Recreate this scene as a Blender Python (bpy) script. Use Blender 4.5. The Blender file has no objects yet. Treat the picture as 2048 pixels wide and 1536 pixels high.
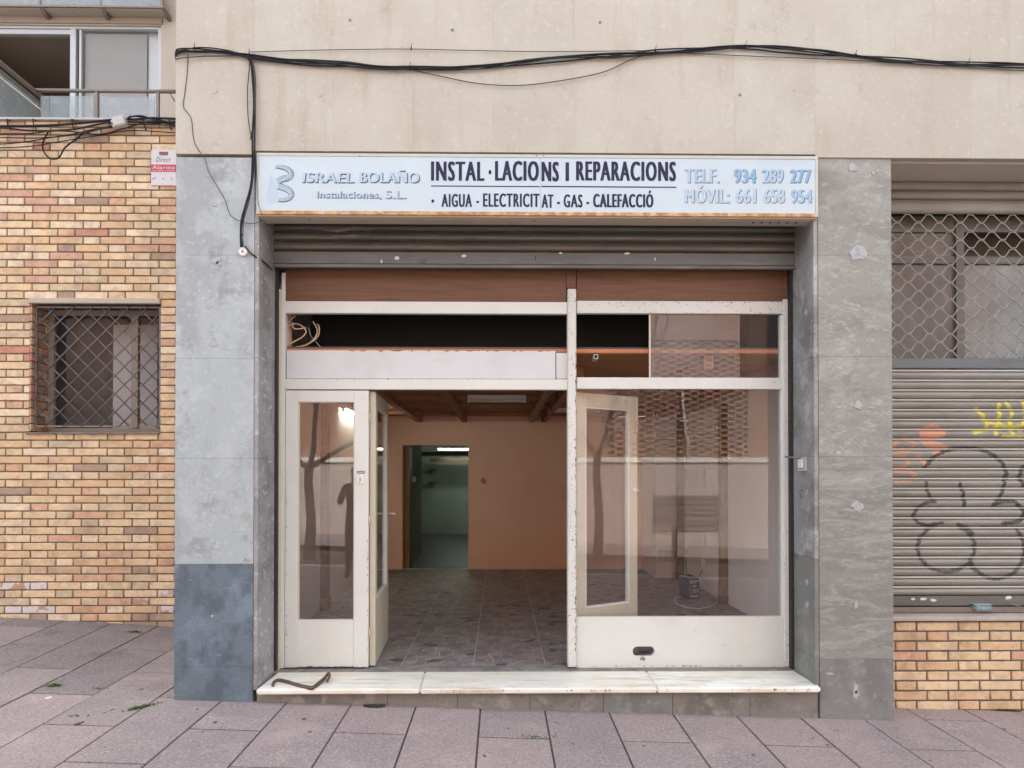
import bpy, bmesh, math, random
import numpy as np
from mathutils import Vector, Matrix, noise as mnoise
random.seed(7)
sc = bpy.context.scene
R = math.radians

# ------------------------------------------------------------------ camera
F = 1500.0                       # focal length in photo pixels (2048 wide)
YAW, PITCH, EYE = R(0.878), R(0.6), 1.384
cam = bpy.data.objects.new('camera', bpy.data.cameras.new('camera'))
sc.collection.objects.link(cam); sc.camera = cam
cam.location = (0, -5, EYE); cam.rotation_euler = (R(90) + PITCH, 0, -YAW)
cam.data.sensor_width = 36; cam.data.lens = F / 2048 * 36
cam.data.shift_y = (185 - F * math.tan(PITCH)) / 2048
cam.data.clip_start = 0.05; cam.data.clip_end = 500

# ------------------------------------------------------------------ light
world = bpy.data.worlds.new("World"); sc.world = world; world.use_nodes = True
wn = world.node_tree; wn.nodes.clear()
sky = wn.nodes.new('ShaderNodeTexSky'); sky.sky_type = 'NISHITA'; sky.sun_disc = False
SUN_EL, SUN_AZ = 50, 12        # azimuth clockwise from +Y: the sun stands behind the shop, which lies in open shade
sky.sun_elevation = R(SUN_EL); sky.sun_rotation = R(SUN_AZ); sky.air_density = 1.0; sky.dust_density = 4.0
bg = wn.nodes.new('ShaderNodeBackground'); bg.inputs['Strength'].default_value = 0.15
wo = wn.nodes.new('ShaderNodeOutputWorld')
hs = wn.nodes.new('ShaderNodeHueSaturation'); hs.inputs['Saturation'].default_value = .36      # thin high cloud takes most of the blue out
wn.links.new(sky.outputs[0], hs.inputs['Color']); wn.links.new(hs.outputs[0], bg.inputs[0]); wn.links.new(bg.outputs[0], wo.inputs[0])
sl = bpy.data.lights.new('sun', 'SUN'); sl.energy = 2.4; sl.angle = R(.6); sl.color = (1, .975, .94)
sun = bpy.data.objects.new('sun', sl); sc.collection.objects.link(sun)
sd = Vector((math.sin(R(SUN_AZ)) * math.cos(R(SUN_EL)), math.cos(R(SUN_AZ)) * math.cos(R(SUN_EL)), math.sin(R(SUN_EL))))
sun.rotation_euler = sd.to_track_quat('Z', 'Y').to_euler(); sun.location = (0, -8, 20)
vs = sc.view_settings; vs.view_transform = 'Standard'; vs.look = 'None'; vs.gamma = 1; vs.use_curve_mapping = False
vs.exposure = 2.6
sc.cycles.max_bounces = 14; sc.cycles.diffuse_bounces = 8; sc.cycles.glossy_bounces = 4
sc.cycles.transparent_max_bounces = 16; sc.cycles.caustics_reflective = False; sc.cycles.caustics_refractive = False
sc.cycles.sample_clamp_indirect = 8

# ------------------------------------------------------------------ pixel -> place
_RM = cam.rotation_euler.to_matrix()
def U(px, py, Y):
    v = Vector(((px - 1024) / F, (768 - py) / F + cam.data.shift_y * 2048 / F, -1))
    d = _RM @ v
    t = (Y + 5) / d.y
    return (d.x * t, EYE + d.z * t)
def UX(px, Y, py=900): return U(px, py, Y)[0]
def UZ(py, Y, px=1001): return U(px, py, Y)[1]

# ------------------------------------------------------------------ materials
def _lnk(nt, a, b): nt.links.new(a, b)
_mats = {}
def mat(name, base, layers=(), rough=.8, bump=0.0, bscale=60, metal=0.0, spec=.5, emit=None, estr=0, tint=None, bands=None):
    """base colour + noise layers (color, scale, lo, hi, amount[, stretch]) in world space"""
    if name in _mats: return _mats[name]
    m = bpy.data.materials.new(name); m.use_nodes = True; nt = m.node_tree; nt.nodes.clear()
    out = nt.nodes.new('ShaderNodeOutputMaterial'); bs = nt.nodes.new('ShaderNodeBsdfPrincipled')
    _lnk(nt, bs.outputs[0], out.inputs[0])
    bs.inputs['Roughness'].default_value = rough; bs.inputs['Metallic'].default_value = metal
    bs.inputs['Specular IOR Level'].default_value = spec
    geo = nt.nodes.new('ShaderNodeNewGeometry'); pos = geo.outputs['Position']
    rgb = nt.nodes.new('ShaderNodeRGB'); rgb.outputs[0].default_value = (*base, 1); cur = rgb.outputs[0]
    def nz(scale, stretch=(1, 1, 1), detail=5, off=0, rot=None, dist=0.0):
        mp = nt.nodes.new('ShaderNodeMapping'); mp.inputs['Scale'].default_value = stretch
        mp.inputs['Location'].default_value = (off * 3.1, off * 1.7, off * 2.3)
        if rot: mp.inputs['Rotation'].default_value = rot
        _lnk(nt, pos, mp.inputs['Vector'])
        n = nt.nodes.new('ShaderNodeTexNoise'); n.inputs['Scale'].default_value = scale
        n.inputs['Detail'].default_value = detail; n.inputs['Roughness'].default_value = .6
        n.inputs['Distortion'].default_value = dist
        _lnk(nt, mp.outputs[0], n.inputs['Vector']); return n.outputs['Fac']
    for i, L in enumerate(layers):
        col, scl, lo, hi, amt = L[:5]; st = L[5] if len(L) > 5 else (1, 1, 1); rot = L[6] if len(L) > 6 else None
        dist = L[7] if len(L) > 7 else 0
        f = nz(scl, st, 6, i + 1 + len(name), rot, dist)
        mr = nt.nodes.new('ShaderNodeMapRange'); mr.inputs['From Min'].default_value = lo; mr.inputs['From Max'].default_value = hi
        mr.inputs['To Max'].default_value = amt; _lnk(nt, f, mr.inputs['Value'])
        mx = nt.nodes.new('ShaderNodeMix'); mx.data_type = 'RGBA'
        _lnk(nt, mr.outputs[0], mx.inputs['Factor']); _lnk(nt, cur, mx.inputs['A']); mx.inputs['B'].default_value = (*col, 1)
        cur = mx.outputs['Result']
    if tint:                                          # a painted attribute (rgb + coverage)
        at = nt.nodes.new('ShaderNodeAttribute'); at.attribute_name = tint
        mx = nt.nodes.new('ShaderNodeMix'); mx.data_type = 'RGBA'
        _lnk(nt, at.outputs['Alpha'], mx.inputs['Factor']); _lnk(nt, cur, mx.inputs['A']); _lnk(nt, at.outputs['Color'], mx.inputs['B'])
        cur = mx.outputs['Result']
    _lnk(nt, cur, bs.inputs['Base Color'])
    if bump:
        bp = nt.nodes.new('ShaderNodeBump'); bp.inputs['Strength'].default_value = bump; bp.inputs['Distance'].default_value = .004
        _lnk(nt, nz(bscale, (1, 1, 1), 8, 9), bp.inputs['Height']); _lnk(nt, bp.outputs[0], bs.inputs['Normal'])
    if emit:
        bs.inputs['Emission Color'].default_value = (*emit, 1); bs.inputs['Emission Strength'].default_value = estr
    _mats[name] = m; return m

def glass(name, dust=.08, dustcol=(.7, .68, .65), r0=.045, rough=0.0, tintc=(1, 1, 1), dscale=3):
    m = bpy.data.materials.new(name); m.use_nodes = True; nt = m.node_tree; nt.nodes.clear()
    out = nt.nodes.new('ShaderNodeOutputMaterial')
    geo = nt.nodes.new('ShaderNodeNewGeometry')
    dp = nt.nodes.new('ShaderNodeVectorMath'); dp.operation = 'DOT_PRODUCT'
    _lnk(nt, geo.outputs['Incoming'], dp.inputs[0]); _lnk(nt, geo.outputs['Normal'], dp.inputs[1])
    def mt(op, a, b=None):
        n = nt.nodes.new('ShaderNodeMath'); n.operation = op
        for i, v in enumerate((a, b)):
            if v is None: continue
            if isinstance(v, (int, float)): n.inputs[i].default_value = v
            else: _lnk(nt, v, n.inputs[i])
        return n.outputs[0]
    c = mt('ABSOLUTE', dp.outputs['Value']); k = mt('POWER', mt('SUBTRACT', 1.0, c), 5.0)
    fr = mt('ADD', mt('MULTIPLY', k, 1 - r0), r0)
    tr = nt.nodes.new('ShaderNodeBsdfTransparent'); tr.inputs[0].default_value = (*tintc, 1)
    gl = nt.nodes.new('ShaderNodeBsdfGlossy'); gl.inputs['Roughness'].default_value = rough
    df = nt.nodes.new('ShaderNodeBsdfDiffuse'); df.inputs[0].default_value = (*dustcol, 1)
    n = nt.nodes.new('ShaderNodeTexNoise'); n.inputs['Scale'].default_value = dscale; n.inputs['Detail'].default_value = 8
    _lnk(nt, geo.outputs['Position'], n.inputs['Vector'])
    dd = mt('MULTIPLY', n.outputs['Fac'], dust * 2)
    m1 = nt.nodes.new('ShaderNodeMixShader'); m2 = nt.nodes.new('ShaderNodeMixShader')
    _lnk(nt, fr, m1.inputs[0]); _lnk(nt, tr.outputs[0], m1.inputs[1]); _lnk(nt, gl.outputs[0], m1.inputs[2])
    _lnk(nt, dd, m2.inputs[0]); _lnk(nt, m1.outputs[0], m2.inputs[1]); _lnk(nt, df.outputs[0], m2.inputs[2])
    _lnk(nt, m2.outputs[0], out.inputs[0]); _mats[name] = m; return m

M = {}
M['beige'] = mat('beige_stone', (0.43, 0.404, 0.334), [((0.486, 0.478, 0.406), 1.6, .42, .62, 0.65), ((0.366, 0.301, 0.216), 2.4, .54, .70, 0.47, (3, 1, .35)), ((0.33, 0.279, 0.209), 9, .60, .74, 0.43), ((0.514, 0.518, 0.453), 26, .56, .68, 0.47), ((0.303, 0.26, 0.204), 60, .62, .70, 0.43)], .8, .3, 60)
M['beige2'] = mat('beige_stone_warm', (0.428, 0.407, 0.336), [((0.491, 0.489, 0.416), 1.9, .42, .62, 0.65), ((0.357, 0.3, 0.216), 2.8, .52, .68, 0.51, (3, 1, .3)), ((0.326, 0.282, 0.211), 11, .60, .74, 0.43), ((0.519, 0.532, 0.473), 28, .56, .68, 0.43), ((0.305, 0.266, 0.211), 55, .62, .70, 0.43)], .8, .3, 60)
M['blue_up'] = mat('pale_blue_grey_stone', (0.353, 0.408, 0.415), [((0.238, 0.258, 0.265), 1.9, .47, .58, 0.5, (1.6, 1, .7)), ((0.431, 0.492, 0.491), 4.5, .5, .62, 0.5), ((0.2, 0.208, 0.193), 5.0, .58, .66, 0.48, (1, 1, 1.2)), ((0.487, 0.545, 0.529), 24, .56, .66, 0.41), ((0.2, 0.219, 0.216), 42, .58, .66, 0.41, (1, 1, 2.0))], .62, .4, 50)
M['blue_low'] = mat('dark_blue_grey_stone', (0.116, 0.16, 0.193), [((0.0699, 0.0938, 0.116), 4, .46, .58, 0.77, (2, 1, 1.2), (0, .7, 0)), ((0.186, 0.249, 0.29), 3.2, .50, .62, 0.68), ((0.14, 0.156, 0.158), 5, .56, .68, 0.55), ((0.253, 0.32, 0.357), 18, .62, .70, 0.55, (1, 1, 5), (0, .9, 0)), ((0.0652, 0.0827, 0.1), 40, .56, .68, 0.55, (3, 1, .4))], .55, .3, 50)
M['brown_up'] = mat('taupe_grey_stone', (0.267, 0.27, 0.24), [((0.184, 0.177, 0.153), 1.9, .46, .60, 0.49, (1, 1, 2.2), (0, -.5, 0)), ((0.358, 0.375, 0.343), 3.3, .5, .62, 0.52, (1, 1, 1.8), (0, -.5, 0)), ((0.408, 0.435, 0.399), 15, .54, .64, 0.46, (1, 1, 2.2), (0, -.5, 0)), ((0.15, 0.139, 0.12), 38, .54, .64, 0.42, (1, 1, 1.8), (0, -.4, 0))], .7, .45, 60)
M['brown_mid'] = mat('veined_taupe_stone', (0.241, 0.241, 0.216), [((0.156, 0.148, 0.127), 2.6, .45, .57, 0.36, (.5, 1, 2.6), (0, -.45, 0), 1.2), ((0.375, 0.398, 0.361), 3.4, .5, .60, 0.38, (.5, 1, 2.8), (0, -.45, 0), 1.5), ((0.416, 0.444, 0.407), 18, .54, .64, 0.32, (.7, 1, 2.2), (0, -.45, 0), .6), ((0.125, 0.117, 0.0989), 34, .54, .64, 0.29, (.7, 1, 2.2), (0, -.45, 0))], .7, .45, 60)
M['brown_low'] = mat('dull_grey_base_stone', (0.196, 0.202, 0.189), [((0.129, 0.131, 0.123), 3.5, .46, .60, 0.6), ((0.303, 0.315, 0.298), 6, .54, .66, 0.49), ((0.347, 0.356, 0.339), 24, .60, .70, 0.45), ((0.112, 0.113, 0.103), 40, .58, .7, 0.38)], .65, .3, 50)
M['riser'] = mat('grey_riser_stone', (0.197, 0.188, 0.163), [((0.125, 0.122, 0.107), 5, .46, .60, .8), ((0.299, 0.296, 0.26), 7, .54, .66, .75), ((0.108, 0.103, 0.0888), 36, .58, .7, .6)], .65, .3, 50)
M['reveal_l'] = mat('dark_grey_reveal_stone', (0.305, 0.298, 0.29), [((0.183, 0.174, 0.167), 3.5, .46, .60, .8), ((0.504, 0.499, 0.493), 10, .56, .66, .75, (1, 1, 2)), ((0.64, 0.625, 0.614), 30, .62, .70, .7)], .6, .3, 50)
M['reveal_r'] = mat('greenish_grey_reveal_stone', (0.285, 0.294, 0.287), [((0.176, 0.171, 0.163), 3.6, .46, .60, .85), ((0.439, 0.453, 0.453), 6, .53, .64, .8), ((0.165, 0.149, 0.139), 30, .56, .68, .65)], .6, .3, 50)
M['marble'] = mat('white_marble', (0.754, 0.726, 0.623), [((0.864, 0.864, 0.788), 2, .45, .62, 0.94), ((0.632, 0.512, 0.318), 3.2, .52, .68, 0.88, (.6, 2.4, 1)), ((0.497, 0.444, 0.376), 5, .56, .68, 0.81, (.5, 4, 1), (0, 0, .1)), ((0.362, 0.306, 0.246), 14, .62, .72, 0.81, (1, 2, 1))], .42, .1, 40)
M['cement'] = mat('cement', (0.247, 0.227, 0.208), [((0.15, 0.137, 0.124), 7, .45, .62, .85), ((0.351, 0.332, 0.305), 12, .55, .68, .7), ((0.117, 0.104, 0.0975), 30, .6, .7, .6)], .85, .35, 60)
M['patch'] = mat('white_plaster_patch', (0.38, 0.396, 0.408), [((0.274, 0.277, 0.281), 26, .5, .62, .8)], .8, .3, 60)
M['stain'] = mat('rough_brown_residue', (.30, .26, .23), [((.42, .40, .39), 60, .45, .6, .8)], .85, .3, 150)
M['slabA'] = mat('pink_grey_paving', (0.308, 0.242, 0.227), [((0.243, 0.2, 0.192), 1.3, .46, .60, .8), ((0.403, 0.328, 0.299), 2.3, .54, .68, .6), ((0.165, 0.138, 0.132), 7, .66, .72, .6), ((0.458, 0.383, 0.351), 62, .53, .62, .62), ((0.156, 0.125, 0.119), 70, .53, .62, .62)], .85, .7, 70)
M['slabB'] = mat('mauve_grey_paving', (0.28, 0.23, 0.217), [((0.226, 0.192, 0.182), 1.3, .45, .60, .8), ((0.375, 0.31, 0.279), 2.6, .55, .70, .55), ((0.15, 0.127, 0.121), 7, .66, .72, .6), ((0.434, 0.362, 0.335), 62, .53, .62, .62), ((0.142, 0.117, 0.113), 70, .53, .62, .62)], .85, .7, 70)
M['slabC'] = mat('dull_grey_paving', (0.204, 0.175, 0.169), [((0.259, 0.222, 0.209), 1.8, .46, .62, .7), ((0.129, 0.113, 0.11), 3.5, .56, .68, .7), ((0.319, 0.277, 0.261), 62, .54, .61, .8), ((0.106, 0.0932, 0.0896), 70, .54, .61, .8)], .85, .7, 70)
M['bed'] = mat('dark_joint_dirt', (.055, .048, .045), [((.10, .09, .08), 20, .5, .7, .6)], .95)
M['asphalt'] = mat('asphalt', (.10, .10, .10), [((.10, .10, .10), 120, .55, .7, .6)], .9, .3, 150)
M['mortar'] = mat('brown_mortar', (0.161, 0.133, 0.108), [((0.102, 0.0838, 0.0679), 7, .45, .7, .7), ((0.186, 0.161, 0.137), 30, .6, .75, .5)], .95, .3, 120)
def bk(n, c, d=.76, l=1.16):
    c = (c[0] * 1.58, c[1] * 1.62, c[2] * 1.64)
    return mat(n, c, [(tuple(v * d for v in c), 8, .46, .62, .75), (tuple(min(.85, v * l) for v in c), 11, .52, .66, .75), ((.42, .33, .24), 5, .56, .68, .5), ((.33, .19, .12), 6.5, .58, .7, .45), (tuple(v * .5 for v in c), 42, .60, .70, .65),
                      ((.20, .155, .125), 1.3, .54, .74, .5)], .88, .45, 70)
BR = [bk('ochre_brick', (.40, .270, .155)), bk('yellow_brick', (.42, .31, .185)), bk('sand_brick', (.44, .325, .20)), bk('orange_brick', (.385, .232, .145)),
      bk('rose_brick', (.365, .22, .15)), bk('red_brick', (.315, .155, .10)), bk('olive_brick', (.36, .28, .18)), bk('pale_brick', (.46, .36, .245)), bk('brown_brick', (.25, .17, .115))]
M['pbrick'] = mat('brick_with_white_paint', (0.45, 0.275, 0.163), [((0.625, 0.581, 0.55), 9, .44, .50, .95), ((0.425, 0.25, 0.163), 30, .6, .7, .6)], .85, .3, 120)
def paint(n, c, chip=.70):
    return mat(n, c, [(tuple(v * .86 for v in c), 2.2, .45, .75, .7), (tuple(v * .72 for v in c), 8, .62, .8, .45), ((.20, .12, .08), 55, chip, chip + .02, .8),
                      ((.42, .36, .30), 24, chip - .01, chip + .03, .5)], .48, .15, 40)
M['white'] = paint('white_gloss_paint', (0.637, 0.659, 0.617), .685)
M['white_worn'] = paint('worn_white_paint', (0.61, 0.624, 0.581), .63)
M['cream'] = paint('cream_paint', (0.546, 0.502, 0.381), .675)
M['white_dirty'] = mat('dirty_white_panel', (0.571, 0.609, 0.607), [((0.487, 0.483, 0.463), 3, .45, .7, .6), ((0.498, 0.443, 0.387), 12, .62, .78, .4, (.4, 1, 3)), ((0.26, 0.166, 0.108), 60, .72, .74, .8)], .55, .1, 50)
M['wood'] = mat('reddish_brown_wood', (0.14, 0.065, 0.0322), [((0.0936, 0.039, 0.0187), 7, .42, .7, .8, (.5, 1, 7)), ((0.192, 0.0988, 0.052), 5, .52, .74, .6, (.5, 1, 6)), ((0.0624, 0.026, 0.0156), 30, .68, .76, .7)], .6, .15, 60)
M['ceilwood'] = mat('orange_brown_planks', (.42, .19, .085), [((.28, .12, .05), 6, .42, .68, .8, (.6, 6, 1)), ((.50, .26, .13), 4, .52, .74, .6, (.6, 5, 1)), ((.15, .07, .04), 26, .66, .74, .7)], .6, .1, 60)
M['rafter'] = mat('rafter_wood', (.38, .19, .095), [((.25, .12, .06), 8, .42, .68, .7, (5, .5, 1)), ((.48, .27, .15), 5, .5, .7, .5)], .65, .1, 60)
M['orange_trim'] = mat('orange_trim', (.50, .19, .085), [((.34, .13, .06), 12, .45, .7, .6)], .6)
M['steel'] = mat('grey_painted_steel', (0.122, 0.139, 0.143), [((0.0876, 0.094, 0.0922), 5, .45, .7, .7, (.5, 1, 3)), ((0.171, 0.192, 0.193), 8, .55, .75, .6, (.6, 1, 3)), ((0.134, 0.083, 0.0463), 12, .66, .76, .7), ((0.233, 0.256, 0.251), 80, .66, .72, .5)], .5, .12, 60, .25)
M['steel_dark'] = mat('brown_grey_shutter_steel', (0.136, 0.134, 0.122), [((0.0904, 0.0856, 0.0738), 4, .42, .7, .8, (.4, 1, 2)), ((0.21, 0.215, 0.194), 7, .52, .75, .7, (.4, 1, 3))], .5, .1, 60, .3)
M['shut_r'] = mat('grey_beige_shutter_steel', (0.273, 0.261, 0.228), [((0.185, 0.174, 0.15), 3, .45, .7, .7, (.6, 1, 2)), ((0.348, 0.349, 0.311), 7, .52, .75, .6, (.4, 1, 2)), ((0.151, 0.137, 0.116), 40, .62, .75, .6)], .55, .1, 60, .15, tint='paint')
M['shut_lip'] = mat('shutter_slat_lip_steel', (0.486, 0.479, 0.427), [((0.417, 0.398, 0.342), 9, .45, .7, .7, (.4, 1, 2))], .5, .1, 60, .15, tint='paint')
M['shut_plain'] = mat('grey_beige_box_slats', (0.247, 0.24, 0.21), [((0.171, 0.163, 0.14), 3, .45, .7, .7, (.6, 1, 2)), ((0.314, 0.316, 0.28), 7, .52, .75, .6, (.4, 1, 2))], .55, .1, 60, .15)
M['grille'] = mat('beige_grille_rods', (.40, .35, .29), [((.24, .20, .16), 30, .45, .7, .7)], .55, 0, 60, .2)
M['iron'] = mat('dull_grey_iron', (.17, .165, .165), [((.10, .085, .08), 30, .45, .7, .6), ((.24, .23, .23), 50, .55, .7, .5)], .5, .1, 60, .4)
M['rail'] = mat('bronze_metal', (.20, .165, .14), [((.14, .12, .10), 20, .5, .7, .6)], .45, 0, 60, .4)
M['gap'] = mat('dark_guide_rail', (.022, .018, .022), [((.05, .035, .03), 20, .5, .7, .6)], .7)
M['rust'] = mat('rusty_yellow_edge', (0.561, 0.366, 0.171), [((0.366, 0.171, 0.061), 22, .42, .58, .9), ((0.634, 0.537, 0.403), 14, .56, .7, .7), ((0.305, 0.134, 0.061), 60, .62, .72, .6)], .8, .3, 120)
M['signw'] = mat('faded_white_sign', (0.505, 0.602, 0.641), [((0.459, 0.555, 0.607), 1.5, .45, .7, .6), ((0.535, 0.632, 0.659), 4, .5, .7, .5)], .75, 0, 60, 0, .15)
M['signf'] = mat('white_sign_frame', (0.499, 0.526, 0.476), [((0.416, 0.416, 0.355), 5, .5, .75, .6), ((0.462, 0.297, 0.14), 16, .70, .78, .7)], .65, .05, 60, 0, .25)
M['signu'] = mat('beige_sign_underside', (.46, .40, .32), [((.36, .30, .23), 4, .45, .7, .6, (.4, 1, 1)), ((.38, .22, .10), 14, .68, .78, .5)], .6)
M['navy'] = mat('navy_lettering', (.035, .035, .075), [((.07, .07, .13), 20, .5, .7, .5)], .8, 0, 60, 0, .12)
M['lblue'] = mat('faded_light_blue_lettering', (0.322, 0.478, 0.626), [((0.41, 0.53, 0.642), 6, .42, .62, .9)], .8, 0, 60, 0, .12)
M['vlblue'] = mat('very_pale_blue_lettering', (0.41, 0.541, 0.636), [((0.449, 0.551, 0.631), 9, .42, .62, .8)], .8, 0, 60, 0, .12)
M['mblue'] = mat('mid_blue_lettering', (0.229, 0.411, 0.588), [((0.303, 0.458, 0.609), 8, .42, .62, .8)], .8, 0, 60, 0, .12)
M['sblue'] = mat('slate_blue_shadow', (0.0602, 0.0926, 0.137), [((0.0926, 0.131, 0.181), 12, .45, .65, .8)], .8, 0, 60, 0, .12)
M['salmon'] = mat('salmon_wall_paint', (0.89, 0.592, 0.439), [((0.824, 0.516, 0.373), 1.1, .45, .7, .6), ((0.9, 0.668, 0.531), 2.3, .5, .75, .5), ((0.445, 0.252, 0.173), 9, .72, .80, .5)], .8, .15, 50)
M['pinkw'] = mat('pink_white_wall_paint', (0.858, 0.811, 0.799), [((0.792, 0.713, 0.684), 1.6, .45, .7, .6), ((0.55, 0.509, 0.477), 8, .66, .78, .4)], .75, .15, 50)
M['greenw'] = mat('pale_green_wall_paint', (.31, .35, .285), [((.25, .285, .23), 2, .45, .7, .6)], .8)
M['void'] = mat('soot_dark_plaster', (0.11, 0.099, 0.0924), [], .95)  # dark tone paints in the gloom of unlit spaces
M['render'] = mat('plain_render', (.55, .50, .44), [((.48, .43, .37), 2, .45, .7, .6)], .9)
M['post'] = mat('brown_wooden_post', (.24, .145, .06), [((.14, .075, .03), 9, .42, .7, .7, (3, 3, .6)), ((.34, .22, .11), 12, .58, .74, .5, (3, 3, .6))], .6)
CH = [mat('brown_grey_chip', (0.27, 0.24, 0.225), [((0.124, 0.105, 0.101), 16, .45, .7, .7), ((0.341, 0.295, 0.264), 30, .55, .72, .5)], .5, .15, 90),
      mat('purple_brown_chip', (0.22, 0.188, 0.18), [((0.101, 0.102, 0.0992), 16, .45, .7, .7), ((0.295, 0.24, 0.225), 30, .55, .72, .5)], .5, .15, 90),
      mat('tan_chip', (0.32, 0.28, 0.25), [((0.171, 0.166, 0.139), 16, .45, .7, .7), ((0.403, 0.341, 0.295), 30, .55, .72, .5)], .5, .15, 90),
      mat('dark_chip', (0.10, 0.09, 0.09), [((0.0775, 0.0667, 0.0667), 16, .45, .7, .7)], .5, .15, 90)]
M['grout'] = mat('pale_grout', (0.9, 0.9, 0.9), [((0.521, 0.45, 0.404), 5, .45, .65, .9)], .8, .2, 100)
M['black'] = mat('black_rubber', (.02, .02, .022), [((.05, .05, .055), 60, .5, .7, .5)], .7, 0, 60, 0, .2)
M['wire'] = mat('thin_dark_wire', (.06, .05, .05), [((.12, .10, .09), 30, .5, .7, .5)], .6)
M['cwire'] = mat('cream_cable', (.55, .44, .28), [((.42, .32, .2), 20, .5, .7, .5)], .5)
M['plastic'] = mat('white_plastic', (.74, .73, .70), [((.62, .60, .56), 20, .55, .75, .5)], .4)
M['gplastic'] = mat('grey_plastic', (.42, .42, .41), [((.33, .33, .32), 20, .5, .7, .5)], .5)
M['bplastic'] = mat('black_plastic', (.012, .013, .015), [((.025, .026, .03), 40, .5, .7, .5)], .8, 0, 60, 0, .1)
M['print'] = mat('white_print', (.6, .62, .62), [((.45, .47, .47), 90, .5, .6, .7)], .5)
M['greenp'] = mat('green_label', (.35, .55, .38), [], .5)
M['red'] = mat('crimson_print', (.50, .045, .09), [((.42, .05, .09), 20, .5, .7, .5)], .5)
M['alarmw'] = mat('white_alarm_plate', (0.62, 0.62, 0.62), [((0.57, 0.581, 0.586), 10, .5, .7, .5)], .6, 0, 60, 0, .2)
M['dprint'] = mat('dark_print', (.09, .06, .09), [], .5)
M['gprint'] = mat('grey_print', (.35, .38, .42), [], .5)
M['gum'] = mat('flattened_gum', (.13, .115, .118), [((.09, .08, .08), 50, .5, .65, .6)], .8)
M['rusty'] = mat('rusty_iron', (.11, .075, .062), [((.21, .10, .055), 18, .48, .62, .8), ((.05, .04, .045), 30, .5, .7, .6)], .55, .3, 100, .3)
M['sponge'] = mat('faded_blue_sponge', (.20, .29, .31), [((.30, .38, .38), 30, .45, .65, .7), ((.18, .20, .17), 14, .6, .75, .6)], .9, .4, 120)
M['paper'] = mat('torn_white_paper', (.62, .64, .66), [((.45, .46, .47), 90, .5, .65, .6)], .7)
M['dpaper'] = mat('dark_tape', (.10, .10, .095), [((.2, .19, .18), 60, .55, .65, .5)], .6)
M['weed'] = mat('green_weed', (.085, .15, .035), [((.14, .19, .06), 40, .45, .65, .8)], .7)
M['creamwall'] = mat('cream_facade_render', (0.451, 0.399, 0.322), [((0.403, 0.354, 0.282), 1.5, .45, .7, .5)], .85)
M['alu'] = mat('white_aluminium', (0.482, 0.497, 0.502), [((0.436, 0.451, 0.447), 6, .5, .7, .4)], .35)
M['blind'] = mat('cream_roller_blind', (0.269, 0.252, 0.23), [((0.243, 0.221, 0.199), 3, .45, .7, .5)], .8)
M['roomdark'] = mat('brown_room_plaster', (.30, .24, .19), [((.25, .20, .16), 2, .45, .7, .5)], .85)
M['ledge'] = mat('pale_metal_ledge', (0.417, 0.461, 0.45), [((0.329, 0.362, 0.351), 4, .5, .7, .6)], .5)
M['lamp_on'] = mat('lit_tube', (.9, .9, .9), [], .5, emit=(.97, 1, .88), estr=8)
M['lamp_back'] = mat('greenish_lit_tube', (.9, .9, .9), [], .5, emit=(.84, 1, .88), estr=4)
M['lamp_off'] = mat('unlit_white_tube', (.80, .76, .68), [((.7, .65, .56), 10, .5, .7, .4)], .35)
M['concrete'] = mat('opposite_concrete', (0.495, 0.41, 0.363), [((0.418, 0.338, 0.299), 2, .45, .7, .6), ((0.533, 0.463, 0.418), 5, .55, .75, .5)], .9, .2, 40)
M['coping'] = mat('pale_coping', (0.825, 0.775, 0.712), [((0.625, 0.575, 0.525), 6, .5, .7, .6)], .8)
M['redbrick'] = mat('far_red_brick', (0.323, 0.175, 0.113), [((0.228, 0.114, 0.0733), 9, .44, .6, .8, (1, 1, 5)), ((0.418, 0.258, 0.18), 14, .52, .68, .7, (1, 1, 5))], .9)
M['bark'] = mat('grey_brown_bark', (.20, .165, .13), [((.12, .10, .08), 9, .45, .7, .8, (1, 1, .3)), ((.36, .33, .27), 12, .6, .72, .6)], .9, .5, 60)
M['cloth'] = mat('dark_jacket_cloth', (.045, .045, .06), [((.07, .07, .09), 30, .5, .7, .6)], .9)
M['jeans'] = mat('dark_blue_jeans', (.05, .06, .095), [((.08, .09, .13), 30, .5, .7, .6)], .9)
M['skin'] = mat('skin', (.50, .31, .22), [((.44, .25, .18), 8, .5, .7, .5)], .5)
M['hair'] = mat('dark_hair', (.03, .022, .018), [], .6)
M['tarp'] = mat('blue_chair_fabric', (.06, .07, .22), [], .7)
G_win = glass('shop_window_glass', .010, (.62, .56, .53), .040)
G_tr = glass('dusty_fanlight_glass', .17, (.42, .39, .375), .06, .01)
G_leaf = glass('door_glass', .015, (.6, .5, .45), .055)
G_front = glass('sidelight_glass', .02, (.5, .4, .36), .06)
G_dark = glass('dirty_window_glass', .05, (.26, .265, .28), .018, .03)
G_frost = glass('frosted_glass', .42, (.40, .455, .47), .03, .05)
G_clear = glass('clean_window_glass', .01, (.5, .5, .5), .02)

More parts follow.
